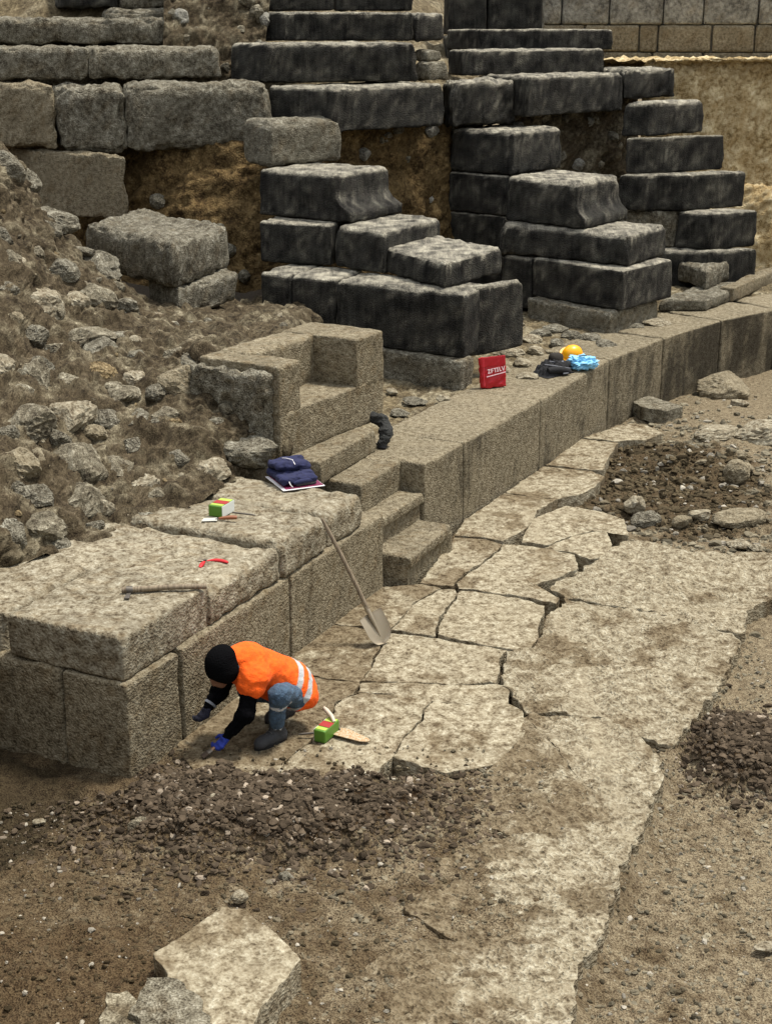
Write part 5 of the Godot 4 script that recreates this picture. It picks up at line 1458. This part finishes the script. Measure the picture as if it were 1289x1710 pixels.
		for k in 4:
			var c := an + f * (0.045 + 0.022 * k) + Vector3(0, 0.03 - 0.017 * k, 0)
			put("lace", tube(PackedVector3Array([c - sd * 0.03, c + f * 0.008 + Vector3(0, 0.012, 0), c + sd * 0.03]), even(3, 0.004), 6), plain(Color(0.3, 0.3, 0.3), 0.8), bt)
	# gloves
	var gl := Vector3(-0.62, -0.72, 0.3).normalized()
	var lw: Vector3 = J.lwri
	put("glove", sdf_mesh(hand_bones(lw, gl, Vector3(0.55, -0.25, 0.8).normalized(), Vector3(-0.55, -0.2, -0.6).normalized(), -1.0), 0.0045, 0.011, white), cloth(Color(0.09, 0.17, 0.5), M.cloth_relief, 0.4), t)
	var gr := Vector3(-0.55, -0.7, 0.45).normalized()
	put("glove", sdf_mesh(hand_bones(J.rwri, gr, Vector3(0.65, -0.1, 0.75).normalized(), Vector3(-0.6, -0.3, -0.5).normalized(), 1.0), 0.0045, 0.011, white), cloth(Color(0.05, 0.06, 0.13), M.cloth_relief, 0.4), t)
	var cd: Vector3 = (J.rwri - J.relb).normalized()
	put("cuff", tube(PackedVector3Array([J.rwri - cd * 0.03, J.rwri - cd * 0.012]), PackedFloat32Array([0.049, 0.047]), 16), plain(Color(0.45, 0.47, 0.5), 0.7), t)
	# the brush held in the near hand
	var grip: Vector3 = base + lw + gl * 0.10 + Vector3(-0.03, -0.012, -0.012)
	var tipb := Vector3(-1.315, 0.014, -9.51)
	var bd := (tipb - grip).normalized()
	var br := thing("hand_brush", "flat wooden hand brush held by the blue glove, bristles on the soil", "brush", grip)
	var L := grip.distance_to(tipb)
	put("handle", tube(PackedVector3Array([bd * -0.055, bd * 0.0, bd * (L - 0.11), bd * (L - 0.075)]), PackedFloat32Array([0.008, 0.011, 0.013, 0.02]), 10, 0.6), plain(Color(0.45, 0.33, 0.22), 0.6), br)
	put("ferrule", tube(PackedVector3Array([bd * (L - 0.085), bd * (L - 0.05)]), PackedFloat32Array([0.024, 0.026]), 12, 0.5), M.dull_steel, br)
	put("bristles", tube(PackedVector3Array([bd * (L - 0.05), bd * L]), PackedFloat32Array([0.025, 0.03]), 12, 0.45), plain(Color(0.2, 0.16, 0.12), 0.95), br)

# ------------------------------------------------------------------ the scene
func _ready() -> void:
	# camera
	var cam := Camera3D.new()
	cam.name = "camera"
	add_child(cam)
	cam.position = Vector3(0, 5, 0)
	cam.rotation_degrees = Vector3(-18.26, 0, 0)
	cam.fov = 38.19
	cam.far = 400.0
	cam.near = 0.1
	cam.current = true
	# overcast sky
	var env := Environment.new()
	var sky := Sky.new()
	var sm := ProceduralSkyMaterial.new()
	sm.sky_top_color = Color(0.96, 0.97, 1.0)
	sm.sky_horizon_color = Color(0.56, 0.57, 0.58)
	sm.sky_curve = 0.55
	sm.ground_bottom_color = Color(0.25, 0.22, 0.18)
	sm.ground_horizon_color = Color(0.5, 0.48, 0.44)
	sm.sun_angle_max = 0.0
	sky.sky_material = sm
	env.background_mode = Environment.BG_SKY
	env.sky = sky
	env.background_energy_multiplier = 0.44
	env.tonemap_mode = Environment.TONE_MAPPER_LINEAR
	env.tonemap_exposure = 3.5
	env.sdfgi_enabled = true
	env.ssao_enabled = true
	env.ssil_enabled = true
	var we := WorldEnvironment.new()
	we.name = "world_environment"
	we.environment = env
	add_child(we)
	# weak sun through cloud, high, from behind on the right
	var sun := DirectionalLight3D.new()
	sun.name = "sun"
	add_child(sun)
	sun.look_at_from_position(Vector3(3.0, 9.0, -1.2), Vector3.ZERO)
	sun.light_energy = 0.5
	sun.light_angular_distance = 11.0
	sun.light_color = Color(1.0, 0.97, 0.93)
	sun.shadow_enabled = true

	rng.seed = 4
	for s in [[na, 1, 1.6, 4], [nb, 2, 7.0, 3], [nc, 3, 2.6, 2]]:
		var n: FastNoiseLite = s[0]
		n.seed = s[1]
		n.noise_type = FastNoiseLite.TYPE_SIMPLEX_SMOOTH
		n.frequency = s[2]
		n.fractal_octaves = s[3]
	for k in range(0, PAVE.size(), 2):
		pave.append(Vector2(PAVE[k], PAVE[k + 1]))
	materials()
	var ground := build_ground()
	build_ground_stones(ground)
	build_earth()
	build_paving()
	build_theatre()
	build_loose()
	build_person()
	build_shovel()
	build_hoe()
	build_pruners()
	build_trowels()
	build_clothes()
	build_clods()
